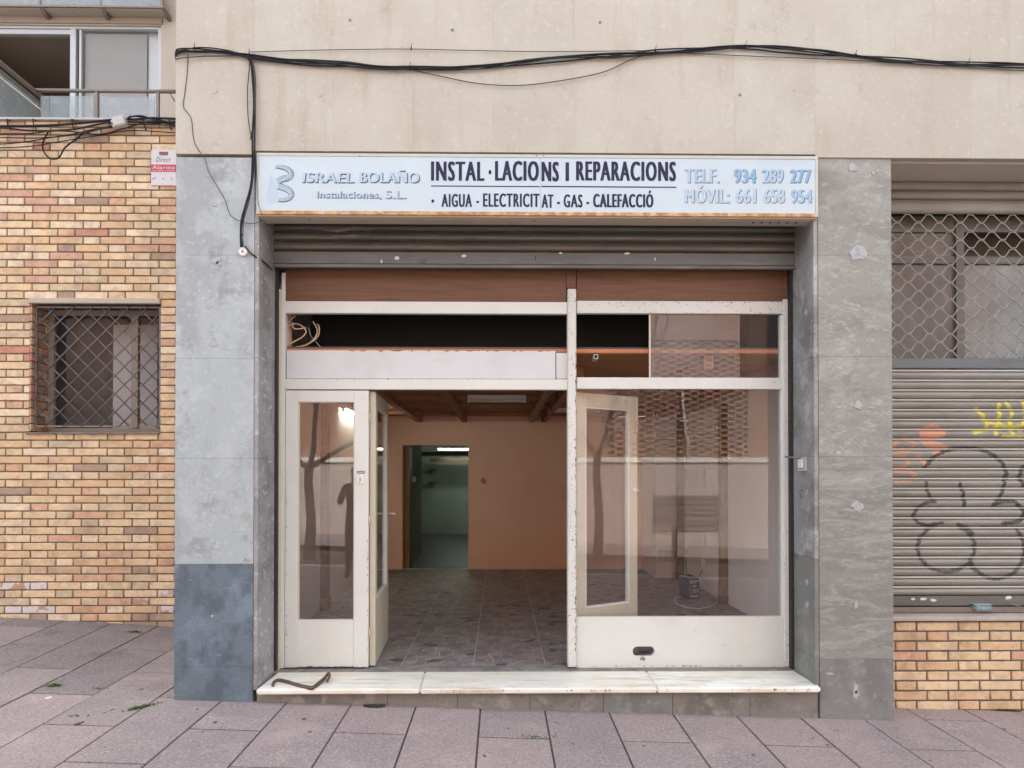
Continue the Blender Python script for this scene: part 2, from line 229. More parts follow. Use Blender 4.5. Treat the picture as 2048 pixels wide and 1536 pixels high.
# ------------------------------------------------------------------ building helpers
W = {}                             # world location of every empty or object
def thing(name, label, cat, loc=(0, 0, 0), group=None, kind=None):
    o = bpy.data.objects.new(name, None); sc.collection.objects.link(o); o.location = loc
    o.empty_display_size = .1
    W[o.name] = Vector(loc)
    if label: o['label'] = label
    if cat: o['category'] = cat
    if group: o['group'] = group
    if kind: o['kind'] = kind
    return o
def tag(o, label=None, cat=None, group=None, kind=None):
    for k, v in (('label', label), ('category', cat), ('group', group), ('kind', kind)):
        if v: o[k] = v
    return o
def link(name, me, loc, parent=None, rot=None):
    o = bpy.data.objects.new(name, me); sc.collection.objects.link(o)
    loc = Vector(loc)
    if parent is not None:
        o.parent = parent; o.location = loc - W[parent.name]
    else: o.location = loc
    if rot: o.rotation_euler = rot
    W[o.name] = loc
    return o

class MB:
    def __init__(s): s.bm = bmesh.new(); s.mi = 0
    def box(s, x0, x1, y0, y1, z0, z1, xf=None):
        if x1 < x0: x0, x1 = x1, x0
        if y1 < y0: y0, y1 = y1, y0
        if z1 < z0: z0, z1 = z1, z0
        c = [(x, y, z) for x in (x0, x1) for y in (y0, y1) for z in (z0, z1)]
        if xf: c = [xf(*p) for p in c]
        v = [s.bm.verts.new(p) for p in c]
        for f in ((0, 1, 3, 2), (4, 6, 7, 5), (0, 4, 5, 1), (2, 3, 7, 6), (0, 2, 6, 4), (1, 5, 7, 3)):
            s.bm.faces.new([v[i] for i in f]).material_index = s.mi
        return s
    def prism(s, pts, a0, a1, axis='y', xf=None):
        """closed polygon pts (two coords) extruded along axis from a0 to a1"""
        def P(p, a):
            q = {'y': (p[0], a, p[1]), 'z': (p[0], p[1], a), 'x': (a, p[0], p[1])}[axis]
            return xf(*q) if xf else q
        lo = [s.bm.verts.new(P(p, a0)) for p in pts]; hi = [s.bm.verts.new(P(p, a1)) for p in pts]
        n = len(pts)
        s.bm.faces.new(lo).material_index = s.mi; s.bm.faces.new(hi[::-1]).material_index = s.mi
        for i in range(n): s.bm.faces.new((lo[i], hi[i], hi[(i + 1) % n], lo[(i + 1) % n])).material_index = s.mi
        return s
    def tube(s, pts, r, n=6, cap=True):
        pts = [Vector(p) for p in pts]; rs = r if isinstance(r, (list, tuple)) else [r] * len(pts)
        rings = []; up = None
        for i, p in enumerate(pts):
            a = pts[max(i - 1, 0)]; b = pts[min(i + 1, len(pts) - 1)]; d = (b - a)
            d = d.normalized() if d.length > 1e-9 else Vector((0, 0, 1))
            if up is None: up = d.orthogonal().normalized()
            up = up - d * up.dot(d); up = up.normalized() if up.length > 1e-6 else d.orthogonal().normalized()
            w = d.cross(up)
            rings.append([s.bm.verts.new(p + (up * math.cos(t) + w * math.sin(t)) * rs[i]) for t in [2 * math.pi * k / n for k in range(n)]])
        for A, B in zip(rings, rings[1:]):
            for k in range(n):
                f = s.bm.faces.new((A[k], A[(k + 1) % n], B[(k + 1) % n], B[k])); f.material_index = s.mi; f.smooth = True
        if cap:
            s.bm.faces.new(rings[0][::-1]).material_index = s.mi; s.bm.faces.new(rings[-1]).material_index = s.mi
        return s
    def bevel(s, w=.002, seg=1):
        bmesh.ops.bevel(s.bm, geom=[e for e in s.bm.edges], offset=w, segments=seg, affect='EDGES', clamp_overlap=True); return s
    def build(s, name, mats, parent=None, origin=None, smooth=False):
        bmesh.ops.recalc_face_normals(s.bm, faces=s.bm.faces)
        me = bpy.data.meshes.new(name)
        co = [v.co for v in s.bm.verts]
        if origin is None:
            mn = Vector([min(c[i] for c in co) for i in range(3)]); mx = Vector([max(c[i] for c in co) for i in range(3)])
            origin = (mn + mx) / 2
        origin = Vector(origin)
        for v in s.bm.verts: v.co -= origin
        if smooth:
            for f in s.bm.faces: f.smooth = True
        s.bm.to_mesh(me); s.bm.free()
        for m in (mats if isinstance(mats, (list, tuple)) else [mats]): me.materials.append(m)
        return link(name, me, origin, parent)
def box(name, x0, x1, y0, y1, z0, z1, m, parent=None, bev=0, origin=None):
    b = MB().box(x0, x1, y0, y1, z0, z1)
    if bev: b.bevel(bev)
    return b.build(name, m, parent, origin)
def pbox(name, px0, py0, px1, py1, y0, y1, m, parent=None, bev=0):
    """box whose front (plane Y=y0) covers the photo rectangle"""
    xm, ym = (px0 + px1) / 2, (py0 + py1) / 2
    return box(name, UX(px0, y0, ym), UX(px1, y0, ym), y0, y1, UZ(py1, y0, xm), UZ(py0, y0, xm), m, parent, bev)
def smoothpath(pts, n=6):
    P = [Vector(p) for p in pts]; out = []
    P = [P[0] * 2 - P[1]] + P + [P[-1] * 2 - P[-2]]
    for i in range(1, len(P) - 2):
        for k in range(n):
            t = k / n; a, b, c, d = P[i - 1], P[i], P[i + 1], P[i + 2]
            out.append(.5 * ((2 * b) + (c - a) * t + (2 * a - 5 * b + 4 * c - d) * t * t + (3 * b - a - 3 * c + d) * t ** 3))
    out.append(P[-2]); return out
def pcable(pxs, Y, dy=0.0):
    """photo points (px,py[,extra Y]) to places on plane Y"""
    r = []
    for p in pxs:
        yy = Y + (p[2] if len(p) > 2 else 0); x, z = U(p[0], p[1], yy); r.append((x, yy, z))
    return r
def blob(px, py, w, h, Y, m, parent, name='plaster_patch', thick=.003, seed=0, n=14, rag=.35):
    rnd = random.Random(seed * 77 + int(px)); x, z = U(px, py, Y); s = (Y + 5) / F
    pts = []
    for k in range(n):
        a = 2 * math.pi * k / n; q = 1 + rnd.uniform(-rag, rag)
        pts.append((x + math.cos(a) * w / 2 * s * q, z + math.sin(a) * h / 2 * s * q))
    return MB().prism(pts, Y - thick, Y + .001).build(name, m, parent)

# ------------------------------------------------------------------ ground
def gz(x, y):
    z0 = -.09 - .034 * (x + 2.17)
    if y <= 0: return z0 + .012 * y
    g = .012
    if x < -2.17: g = .012 + (.036 - .012) * min(1, (-2.17 - x) / .8) + .012 * max(0, (-2.97 - x))
    return z0 + g * y
def gridmesh(name, x0, x1, y0, y1, nx, ny, dz, m, parent=None, kind=None, flat=None):
    vs_, fs = [], []
    for j in range(ny + 1):
        for i in range(nx + 1):
            x = x0 + (x1 - x0) * i / nx; y = y0 + (y1 - y0) * j / ny
            vs_.append((x, y, gz(x, y) + dz))
    for j in range(ny):
        for i in range(nx):
            a = j * (nx + 1) + i; fs.append((a, a + 1, a + nx + 2, a + nx + 1))
    me = bpy.data.meshes.new(name); me.from_pydata(vs_, [], fs); me.materials.append(m)
    o = link(name, me, (0, 0, 0), parent)
    if kind: o['kind'] = kind
    return o
gridmesh('ground', -150, 150, -150, 150, 60, 60, -.6, M['asphalt'], None, 'structure')
pav = thing('pavement', None, None, (0, -1, gz(0, -1)), None, 'structure')
gridmesh('joint_bed', -9, 9, -7, 3.6, 60, 30, -.036, M['bed'], pav)
def dirt(x0, x1, y0, y1):
    n = max(1, int((x1 - x0) * 6)); gridmesh('joint_dirt', x0, x1, y0, y1, n, max(1, int((y1 - y0) * 8)), -.0048, M['bed'], pav)
_hx = U(748, 1420, .0)[0]
dirt(-7, -2.1, -3.2, -.1); dirt(-2.1, _hx - .085, -3.2, .05); dirt(_hx + .085, 7, -3.2, .6); dirt(_hx - .085, _hx + .085, -3.2, -.055)
gridmesh('paved_surface', -9, 9, -7.0, -3.02, 40, 12, .0, M['slabA'], pav)
SP, TL = .4285, 1.10
def slab_mesh(pts, m, th=.035):
    cx = sum(p[0] for p in pts) / len(pts); cy = sum(p[1] for p in pts) / len(pts); dzj = random.uniform(-.0016, .0016)
    bm = bmesh.new(); g = lambda x, y: gz(x, y) + dzj
    def ring(e, d):
        r = []
        for (x, y) in pts:
            vx, vy = cx - x, cy - y; L = math.hypot(vx, vy)
            r.append(bm.verts.new((x + vx / L * e, y + vy / L * e, g(x, y) + d)))
        return r
    a, b, c = ring(.0035, 0), ring(0, -.0025), ring(0, -th)
    n = len(pts); bm.faces.new(a)
    for i in range(n):
        j = (i + 1) % n
        bm.faces.new((a[i], b[i], b[j], a[j])); bm.faces.new((b[i], c[i], c[j], b[j]))
    bmesh.ops.recalc_face_normals(bm, faces=bm.faces)
    o0 = Vector((cx, cy, g(cx, cy)))
    for v in bm.verts: v.co -= o0
    me = bpy.data.meshes.new('paving_slab'); bm.to_mesh(me); bm.free(); me.materials.append(m)
    return link('paving_slab', me, o0, pav)
for k in range(-13, 12):
    x0, x1 = -.133 + SP * k + .0055, -.133 + SP * (k + 1) - .0055
    ph = -.512 if k % 2 == 0 else -1.045
    for n in range(-3, 4):
        y0, y1 = ph + TL * n + .0085, ph + TL * (n + 1) - .0085
        if y1 < -3.2: continue
        top = 2.2 if k <= -5 else (.34 if k >= 6 else .04)
        if y0 > top: continue
        y0 = max(y0, -3.0); y1 = min(y1, top)
        if y1 - y0 < .03: continue
        pts = [(x0, y0), (x1, y0), (x1, y1), (x0, y1)]
        if k == -2 and y0 < 0 < y1:                      # the slab with a worn hole against the step
            hx = U(748, 1420, .0)[0]; y1 = .018
            arc = [(hx + .078 * math.cos(a), y1 - .066 * abs(math.sin(a)) ** .7) for a in [math.pi * q / 10 for q in range(11)]]
            pts = [(x0, y0), (x1, y0), (x1, y1)] + arc + [(x0, y1)]
            # build as quads around the notch: left, right and front pieces in one mesh
            bm = bmesh.new()
            lo = [bm.verts.new((p[0], y0, gz(p[0], y0))) for p in [(x1,)] + arc + [(x0,)]]
            hi = [bm.verts.new((p[0], q, gz(p[0], q))) for p, q in [((x1,), y1)] + [((a[0],), a[1]) for a in arc] + [((x0,), y1)]]
            for i in range(len(lo) - 1):
                bm.faces.new((lo[i], hi[i], hi[i + 1], lo[i + 1]))
            ext = bmesh.ops.extrude_face_region(bm, geom=list(bm.faces))
            for v in [e for e in ext['geom'] if isinstance(e, bmesh.types.BMVert)]: v.co.z -= .05
            bmesh.ops.recalc_face_normals(bm, faces=bm.faces)
            me = bpy.data.meshes.new('paving_slab'); bm.to_mesh(me); bm.free(); me.materials.append(M['slabA'])
            o = link('paving_slab', me, (0, 0, 0), pav); o['label'] = 'slab with a worn hole against the step'; continue
        darkish = (k <= -6 and y0 > -.4)
        slab_mesh(pts, random.choice([M['slabB'], M['slabC'], M['slabC']] if darkish else [M['slabA'], M['slabA'], M['slabB']]))
road = gridmesh('road', -40, 40, -11, -7.15, 40, 4, -.12, M['asphalt'], None, 'structure')
gridmesh('kerb', -40, 40, -7.15, -7.0, 40, 1, .001, M['coping'], None, 'structure')
gridmesh('far_pavement', -40, 40, -14.7, -11, 40, 4, .0, M['slabC'], None, 'structure')

# ------------------------------------------------------------------ shop building shell
XL0, XL1 = UX(350, 0), UX(508, 0)           # left pillar front
XR0, XR1 = UX(1638, 0), UX(1785, 0)         # right pillar front
YF = .42                                    # shopfront plane
ZB = UZ(312, 0)                             # underside of the beige cladding
bld = thing('shop_building', 'concrete body of the shop building behind its stone cladding', 'building', (0, 3, 0))
def bpart(name, *a): return box(name, *a[:6], a[6], bld)
bpart('lintel', XL0 + .03, 14, .052, 6.3, 3.52, 13, M['render'])  # unseen upper mass made tall and wide to shade the front
bpart('side_wall', XL0 + .03, XL0 + .29, .60, 6.2, -.6, 3.515, M['render'])
bpart('corner_column', XL0 + .03, -1.652, .035, .595, -.6, 3.515, M['render'])
bpart('corner_column', XR0 + .035, XR1 - .002, .035, .595, -.6, 3.515, M['render'])
bpart('party_wall', 2.48, 2.70, .60, 6.2, -.6, 3.515, M['render'])
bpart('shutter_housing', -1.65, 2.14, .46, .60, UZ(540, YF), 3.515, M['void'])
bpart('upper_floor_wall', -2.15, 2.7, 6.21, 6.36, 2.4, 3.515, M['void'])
fw = thing('facade_cladding', 'beige stone cladding panels above the shop sign', 'wall cladding', (0, 0, 4))
jx = [353, 510, 668, 828, 986, 1149, 1309, 1467, 1629, 1790, 1940, 2095, 2250, 2405]
for i in range(len(jx) - 1):
    a, b = UX(jx[i], 0, 200), UX(jx[i + 1], 0, 200)
    zt = 4.95
    zb = UZ(306, 0) if 1 <= i <= 7 else ZB - (.004 if i == 0 else 0)
    y1 = .045 if i < 9 else .30
    o = box('cladding_panel', a + .0002, b - .0002, -.012 + random.uniform(-.0002, .0002), y1, zb, zt, M['beige2' if i % 3 == 1 else 'beige'], fw, .0005)
    box('cladding_panel', a + .0012, b - .0012, -.012, .045, zt + .003, 6.6, M['beige'], fw, .002)
for (px, py, r) in ((430, 181, 6), (640, 190, 3), (1200, 45, 3), (905, 60, 3), (1590, 180, 3), (1480, 190, 3), (700, 40, 3), (1210, 150, 2)):
    x, z = U(px, py, -.012)
    MB().tube([(x, -.0155, z), (x, -.012, z)], r * .0033, 10).build('filled_hole', M['cement'] if r > 2.5 and r < 5 and px < 1500 and px != 640 else M['beige2'], fw)

# ------------------------------------------------------------------ pillars
def pillar(px0, px1, joints, mats, label, patches, revx, reveal_mat, revside):
    t = thing('stone_pillar', label, 'pillar', (UX((px0 + px1) / 2, 0), 0, -.2), 'stone pillars beside the shopfront')
    for i in range(len(joints) - 1):
        z1, z0 = UZ(joints[i], 0, px0), UZ(joints[i + 1], 0, px0)
        m = mats[min(i, len(mats) - 1)]
        yy = random.uniform(-.0006, .0006)
        a, b = UX(px0, 0, 900), UX(px1, 0, 900)
        box('stone_panel', a, b, yy, .033, z0 + .0004, z1 - .0004, m, t, .0008)
        # reveal panel at the same height
        rb = z0 - .0
        if revside < 0: box('stone_panel', b + .002, b + .030, .004 + yy, .40, max(rb, -.03) + .0005, z1 - .0005 if i else z1 - .16, mats_rev(i, reveal_mat, len(joints)), t, .0015)
        else: box('stone_panel', a - .030, a - .002, .004 + yy, .40, max(rb, -.03) + .0005, z1 - .0005 if i else z1 - .16, mats_rev(i, reveal_mat, len(joints)), t, .0015)
    for k, (px, py, w, h, mm) in enumerate(patches):
        blob(px, py, w, h, -.0012, M[mm], t, 'plaster_patch' if mm == 'patch' else 'residue_patch', .003, k)
    return t
def mats_rev(i, m, n): return M['brown_low'] if (i >= n - 3 and m == 'reveal_r') else M[m]
pillar(350, 507, [314, 510, 717, 917, 1128, 1333, 1440], [M['blue_up']] * 4 + [M['blue_low']] * 2,
       'pale blue-grey stone pillar on the left side of the shopfront, dark slabs at its foot',
       [(430, 408, 10, 9, 'patch'), (432, 520, 17, 14, 'patch'), (418, 612, 9, 8, 'patch'), (427, 684, 15, 20, 'patch'), (425, 818, 9, 10, 'patch'),
        (423, 1025, 10, 7, 'patch'), (493, 1120, 13, 6, 'stain'), (424, 1232, 5, 5, 'patch'), (436, 530, 9, 18, 'patch')], 548, 'reveal_l', -1)
pillar(1638, 1785, [314, 510, 713, 913, 1118, 1318, 1470], [M['brown_up'], M['brown_up'], M['brown_up'], M['brown_mid'], M['brown_mid'], M['brown_low']],
       'taupe grey veined stone pillar on the right side of the shopfront',
       [(1706, 335, 20, 18, 'patch'), (1746, 346, 7, 7, 'patch'), (1715, 506, 34, 30, 'patch'), (1715, 612, 8, 8, 'patch'), (1716, 810, 15, 16, 'patch'), (1715, 1012, 22, 24, 'patch'),
        (1676, 905, 10, 9, 'patch'), (1712, 1210, 8, 16, 'patch'), (1711, 1382, 14, 34, 'patch'), (1712, 1384, 5, 5, 'patch'), (1660, 1347, 18, 5, 'patch'), (1676, 815, 14, 3, 'patch'), (1741, 816, 14, 3, 'patch')],
       1587, 'reveal_r', 1)

# ------------------------------------------------------------------ door step
st = thing('door_step', 'white marble door step with grey stone riser below the shopfront', 'door step', (.3, .1, -.05))
XS0, XS1 = UX(513, -.03, 1380), UX(1641, -.03, 1370)
sj = [XS0, UX(840, -.03, 1380), UX(1314, -.03, 1378), XS1]
bj = [XS0 + .03, UX(848, .26, 1345), UX(1296, .26, 1345), XS1 - .03]
for i in range(3):
    zf, zb_ = -.012, .004
    zt = zf - .001 * i
    pr = [(sj[i] + .001, -.04), (sj[i + 1] - .001, -.04), (bj[i + 1] - .001, .335), (bj[i] + .001, .335)]
    b = MB()
    def xf(x, y, z): return (x, y, z + (y + .04) / .37 * .014)
    b.prism(pr, zt - .036, zt, 'z', xf); b.bevel(.008, 3)
    b.build('marble_slab', M['marble'], st)
box('cement_strip', -1.62, 2.115, .337, .50, -.10, .0015, M['cement'], st, .003)
rj = [513, 640, 775, 915, 1060, 1207, 1345, 1500, 1637]
for i in range(len(rj) - 1):
    a, b_ = UX(rj[i], .012, 1410), UX(rj[i + 1], .012, 1410)
    box('riser_panel', a + .0012, b_ - .0012, .012 + random.uniform(-.001, .001), .045, -.40, -.051, M['riser' if i not in (5,) else 'brown_low'], st, .0015)
DRIP = mat('brown_drip_stain', (.30, .20, .15), [((.60, .52, .45), 30, .42, .58, .85)], .7)
rd_ = random.Random(8); b = MB()
for k in range(26):
    x = rd_.uniform(-.55, 1.95); w = rd_.uniform(.002, .007); h = rd_.uniform(.010, .030)
    b.prism([(x - w, -.022), (x + w, -.021), (x + w * .6, -.022 - h * .7), (x, -.022 - h * .8), (x - w * .7, -.022 - h * .5)], -.0412, -.0398)
tag(b.build('drip_stains', DRIP, st), kind='stuff')
box('step_core', -1.6, 2.1, .047, .335, -.40, -.05, M['cement'], st)

# ------------------------------------------------------------------ sign
sg = thing('shop_sign', 'long white shop sign box with rusty bottom edge and blue and navy lettering', 'sign', (UX(1074, 0), .05, UZ(370, 0)))
YS = -.03
sx0, sx1 = UX(513, YS, 370), UX(1636, YS, 370)
szt, szb = UZ(309, YS, 1074), UZ(424, YS, 1074); szr = UZ(431, YS, 1074)
xm = UX(1081, YS, 370)
box('sign_box', sx0, sx1, YS + .012, .13, szr - .01, szt, M['signu'], sg, .002)
box('sign_face', sx0 + .012, xm - .001, YS + .003, YS + .011, szb, szt - .02, M['signw'], sg)
box('sign_face', xm + .001, sx1 - .018, YS + .003, YS + .011, szb, szt - .02, M['signw'], sg)
b = MB(); b.box(sx0, sx1, YS, YS + .011, szt - .019, szt)
b.box(sx0, sx0 + .011, YS, YS + .011, szb, szt - .0195); b.box(sx1 - .017, sx1, YS, YS + .011, szb, szt - .0195)
b.build('sign_frame', M['signf'], sg)
box('rusty_edge', sx0, sx1, YS - .003, YS + .0115, szr, szb - .0005, M['rust'], sg, .001)
box('underside_strip', sx0 + .02, sx1 - .02, .015, .055, szr - .0125, szr - .0102, M['signu'], sg)
for px in (1506, 1523, 1540, 1557, 1574, 1591):
    x, _ = U(px, 439, .05)
    MB().tube([(x, .045, szr - .0165), (x, .045, szr - .010)], .008, 12).build('vent_hole', M['gap'], sg)
for px in (620, 1068): 
    x, _ = U(px, 439, .05); MB().tube([(x, .03, szr - .0165), (x, .03, szr - .010)], .007, 10).build('screw', M['iron'], sg)
for px in (720, 1073, 1087): 
    x, z = U(px, 309, YS); MB().tube([(x, YS - .003, z - .008), (x, YS, z - .008)], .004, 8).build('screw', M['rusty'], sg)

def text_mesh(s, offset=.0, sp=1.0, shear=0.0):
    cu = bpy.data.curves.new('t', 'FONT'); cu.body = s; cu.offset = 0; cu.space_character = sp; cu.shear = shear
    cu.resolution_u = 3; cu.extrude = 0.0
    o = bpy.data.objects.new('t', cu); sc.collection.objects.link(o)
    dg = bpy.context.evaluated_depsgraph_get(); me = bpy.data.meshes.new_from_object(o.evaluated_get(dg))
    bpy.data.objects.remove(o); bpy.data.curves.remove(cu); return me
def lettering(s, px0, py0, px1, py1, Y, m, parent, name='lettering', offset=.012, sp=1.0, shear=0, thick=.0012, label=None, fat=None):
    """fit the text's ink box to the photo rectangle; solid letters"""
    me = text_mesh(s, offset, sp, shear)
    co = np.array([v.co[:] for v in me.vertices]); mn, mx = co.min(0), co.max(0)
    xa, xb = UX(px0, Y, (py0 + py1) / 2), UX(px1, Y, (py0 + py1) / 2); za, zb_ = UZ(py1, Y, (px0 + px1) / 2), UZ(py0, Y, (px0 + px1) / 2)
    if fat is None: fat = max(0, offset - .012) * (py1 - py0) * 1.7
    fw_ = fat / 2 * (xb - xa) / max(px1 - px0, 1e-6); bm = bmesh.new(); sh_ = (0,) if fw_ < 1e-5 else (-1, 0, 1)
    for kk, q in enumerate(sh_):
        m2 = me.copy()
        for v in m2.vertices:
            x = (v.co.x - mn[0]) / (mx[0] - mn[0]); z = (v.co.y - mn[1]) / (mx[1] - mn[1])
            v.co = Vector((xa + fw_ + x * (xb - xa - 2 * fw_) + q * fw_, Y - kk * .00035, za + z * (zb_ - za)))
        bm.from_mesh(m2); bpy.data.meshes.remove(m2)
    bpy.data.meshes.remove(me)
    bmesh.ops.remove_doubles(bm, verts=bm.verts, dist=1e-6)
    for f in bm.faces: f.smooth = False
    ext = bmesh.ops.extrude_face_region(bm, geom=list(bm.faces))
    for v in [e for e in ext['geom'] if isinstance(e, bmesh.types.BMVert)]: v.co.y -= thick
    for f in bm.faces: f.smooth = False
    b = MB(); b.bm.free(); b.bm = bm
    o = b.build(name, m, parent)
    if label: o['label'] = label
    return o
YT = YS + .003
N = M['navy']
lettering('INSTAL', 862, 323, 969, 362, YT, N, sg, offset=.065, sp=1.2)
lettering('·', 977, 340, 983, 349, YT, N, sg, offset=.03)
lettering('LACIO', 990, 322, 1078, 362, YT, N, sg, offset=.065, sp=1.2)
lettering('NS', 1083, 323.5, 1118, 363, YT, N, sg, offset=.065, sp=1.2)
lettering('I', 1131, 325, 1138, 362, YT, N, sg, offset=.02)
lettering('REPARACIONS', 1152, 323, 1352, 362, YT, N, sg, offset=.065, sp=1.2)
pbox('underline', 862, 371.5, 1079.5, 373.5, YT - .0012, YT, N, sg)
pbox('underline', 1082.5, 372.5, 1353, 374.8, YT - .0012, YT, N, sg)
pbox('bullet', 863, 399, 868, 405, YT - .0012, YT, N, sg)
lettering('AIGUA', 883, 388, 944, 414, YT, N, sg, offset=.058, sp=1.2)
lettering('-', 953, 402, 958, 406, YT, N, sg, offset=.03)
lettering('ELECTRICIT', 966, 387, 1079, 414, YT, N, sg, offset=.058, sp=1.2)
lettering('AT', 1083, 389, 1107, 415.5, YT, N, sg, offset=.058, sp=1.1)
lettering('-', 1114, 404, 1120, 408, YT, N, sg, offset=.03)
lettering('GAS', 1127, 389, 1165, 415, YT, N, sg, offset=.058, sp=1.2)
lettering('-', 1173, 404, 1178, 408, YT, N, sg, offset=.03)
lettering('CALEFACCIÓ', 1186, 381, 1307, 415, YT, N, sg, offset=.058, sp=1.2)
def dbl(s, x0, y0, x1, y1, m, off=.03, sh=.0, sp=1.08, dx=2, dy=1.6):
    lettering(s, x0 + dx, y0 + dy, x1 + dx, y1 + dy, YT, M['sblue'], sg, 'lettering_shadow', off, sp, sh)
    lettering(s, x0, y0, x1, y1, YT - .0014, m, sg, 'lettering', off, sp, sh)
dbl('ISRAEL', 604, 345, 708, 365, M['vlblue'], .07, .10, 1.05, 1.8, 1.8)
dbl('BOLAÑO', 719, 339, 839, 365, M['vlblue'], .07, .0, 1.05, 1.8, 1.8)
dbl('Instalaciones,', 633, 382, 762, 398, M['vlblue'], .05, .04, 1.05, 1.4, 1.4)
dbl('S.L.', 771, 381, 812, 397, M['vlblue'], .05, 0, 1.05, 1.4, 1.4)
dbl('TELF.', 1369, 338, 1439, 366, M['lblue'], .062, 0, 1.10, 1.1, .9)
dbl('934', 1468, 338, 1512, 366, M['mblue'], .062, 0, 1.1, 1.1, .9)
dbl('289', 1524, 338, 1567, 366, M['lblue'], .062, 0, 1.1, 1.1, .9)
dbl('277', 1580, 339, 1622, 366, M['mblue'], .062, 0, 1.1, 1.1, .9)
dbl('MÓVIL:', 1369, 371, 1459, 406, M['vlblue'], .062, 0, 1.12, 1.1, .9)
dbl('661', 1471, 377, 1512, 406, M['vlblue'], .062, 0, 1.1, 1.1, .9)
dbl('658', 1527, 378, 1569, 406, M['vlblue'], .062, 0, 1.1, 1.1, .9)
dbl('954', 1582, 379, 1624, 406, M['lblue'], .062, 0, 1.1, 1.1, .9)
# emblem: a pale blue drop with two ribbed hoses forming a B
lg = MB()
def pp(l): return [U(a, b_, YT) for a, b_ in l]
lg.prism(pp([(541, 347), (545, 356), (550, 366), (554, 378), (556, 390), (553, 402), (546, 406), (538, 404), (534, 394), (535, 380), (538, 364)]), YT - .0012, YT)
em = lg.build('emblem_drop', M['vlblue'], sg)
def hose(path, name):
    pts = smoothpath([(a, 0, b_) for a, b_ in path], 5); n = len(pts)
    bb, dd = MB(), MB()
    for i in range(n - 1):
        a, c = pts[i], pts[i + 1]; d = (c - a).normalized(); w = 5.4 * (1 - .62 * (i / (n - 1)) ** 2); nx, nz_ = -d.z, d.x
        for (mb, ww, dy_, ln, off) in ((dd, w + 1.1, 0, 1.0, .5), (bb, w, -.0013, .78, 0)):
            m_ = a.lerp(c, ln)
            q = [(a.x + nx * ww + off, a.z + nz_ * ww + off), (m_.x + nx * ww + off, m_.z + nz_ * ww + off), (m_.x - nx * ww + off, m_.z - nz_ * ww + off), (a.x - nx * ww + off, a.z - nz_ * ww + off)]
            mb.prism([U(u, v, YT) for u, v in q], YT - .0012 + dy_, YT + dy_)
    tag(dd.build('emblem_outline', M['sblue'], sg)); bb.build('emblem_hose', M['vlblue'], sg)
hose([(554, 364), (566, 357), (578, 355), (582, 346), (575, 338), (562, 334), (551, 333)], 'a')
hose([(556, 372), (566, 375), (577, 380), (583, 388), (578, 396), (566, 400), (556, 400)], 'b')

# ------------------------------------------------------------------ roller shutter of the shop
rs = thing('roller_shutter', 'raised grey steel roller shutter under the shop sign', 'roller shutter', (UX(1067, .33), .33, UZ(500, .33)))
YR = .33
x0, x1 = UX(545, YR, 480), UX(1590, YR, 480)
def slat(pa, pb, m, name='slat', bulge=.016, lab=None):
    z1, z0 = UZ(pa, YR, 1067), UZ(pb, YR, 1067); h = z1 - z0
    prof = [(YR + .012, z0), (YR + .001, z0 + .003), (YR - bulge * .7, z0 + h * .18), (YR - bulge, z0 + h * .45), (YR - bulge * .75, z0 + h * .72), (YR + .0, z1 - .008), (YR - .007, z1 - .005), (YR - .004, z1 - .001), (YR + .012, z1)]
    o = MB().prism(prof, x0, x1, 'x').build(name, m, rs)
    for f in o.data.polygons: f.use_smooth = False
    if lab: o['label'] = lab
for pa, pb in ((428, 446), (446, 464.5), (464.5, 483), (483, 503)): slat(pa, pb, M['steel_dark'])  # slats coloured darker to deepen the shade under the sign
z1, z0 = UZ(504, YR, 1067), UZ(531, YR, 1067)
MB().prism([(YR, z0), (YR - .012, z0 + .006), (YR - .014, z1 - .010), (YR - .004, z1 - .002), (YR + .012, z1), (YR + .012, z0)], x0 - .004, x1 + .004, 'x').build('bottom_bar', M['steel'], rs)
MB().box(x0, x1, YR - .024, YR + .012, UZ(538, YR, 1067), z0 - .001).bevel(.002).build('bottom_lip', M['steel_dark'], rs)
yb = YR - .0145
for k, (px, py, w, h, mm) in enumerate([(794, 516, 11, 8, 'paper'), (846, 521, 18, 12, 'dpaper'), (928, 512, 11, 7, 'paper'), (1254, 507, 13, 5, 'paper'), (1121, 506, 9, 4, 'paper'), (763, 523, 4, 9, 'paper'), (1310, 518, 3, 8, 'paper'), (1092, 506, 14, 5, 'steel')]):
    blob(px, py, w, h, yb, M[mm], rs, 'paper_scrap', .0015, k, 5, .12)
for px in (634, 709, 784, 921, 996, 1146, 1222, 1288, 1298, 1356, 1428):
    x, z = U(px, 526, yb); MB().tube([(x, yb - .003, z), (x, yb, z)], .0045, 8).build('rivet', M['iron'], rs)
x, z = U(1071, 516, yb); MB().prism([(x - .004, z - .012), (x + .004, z - .012), (x + .003, z + .003), (x + .006, z + .01), (x, z + .014), (x - .006, z + .01), (x - .003, z + .003)], yb - .001, yb).build('keyhole', M['gap'], rs)
# pale paint splash on the upper slats
SPL = mat('thin_grey_paint_splash', (.22, .20, .185), [((.11, .10, .092), 9, .40, .58, .9, (.6, 1, 1.5))], .6)
for k, (px, py, w, h) in enumerate(((715, 457, 84, 7), (672, 459, 60, 9), (640, 455, 34, 6), (700, 473, 90, 6), (660, 476, 50, 5))):
    blob(px, py, w, h, YR - .0165, SPL, rs, 'paint_splash', .0012 + k * .0004, k, 22, .35)
for a, b_ in ((545.5, 553), (1582, 1590)):
    pbox('guide_rail', a, 536, b_, 1341, YR + .03, YR + .10, M['gap'], rs)

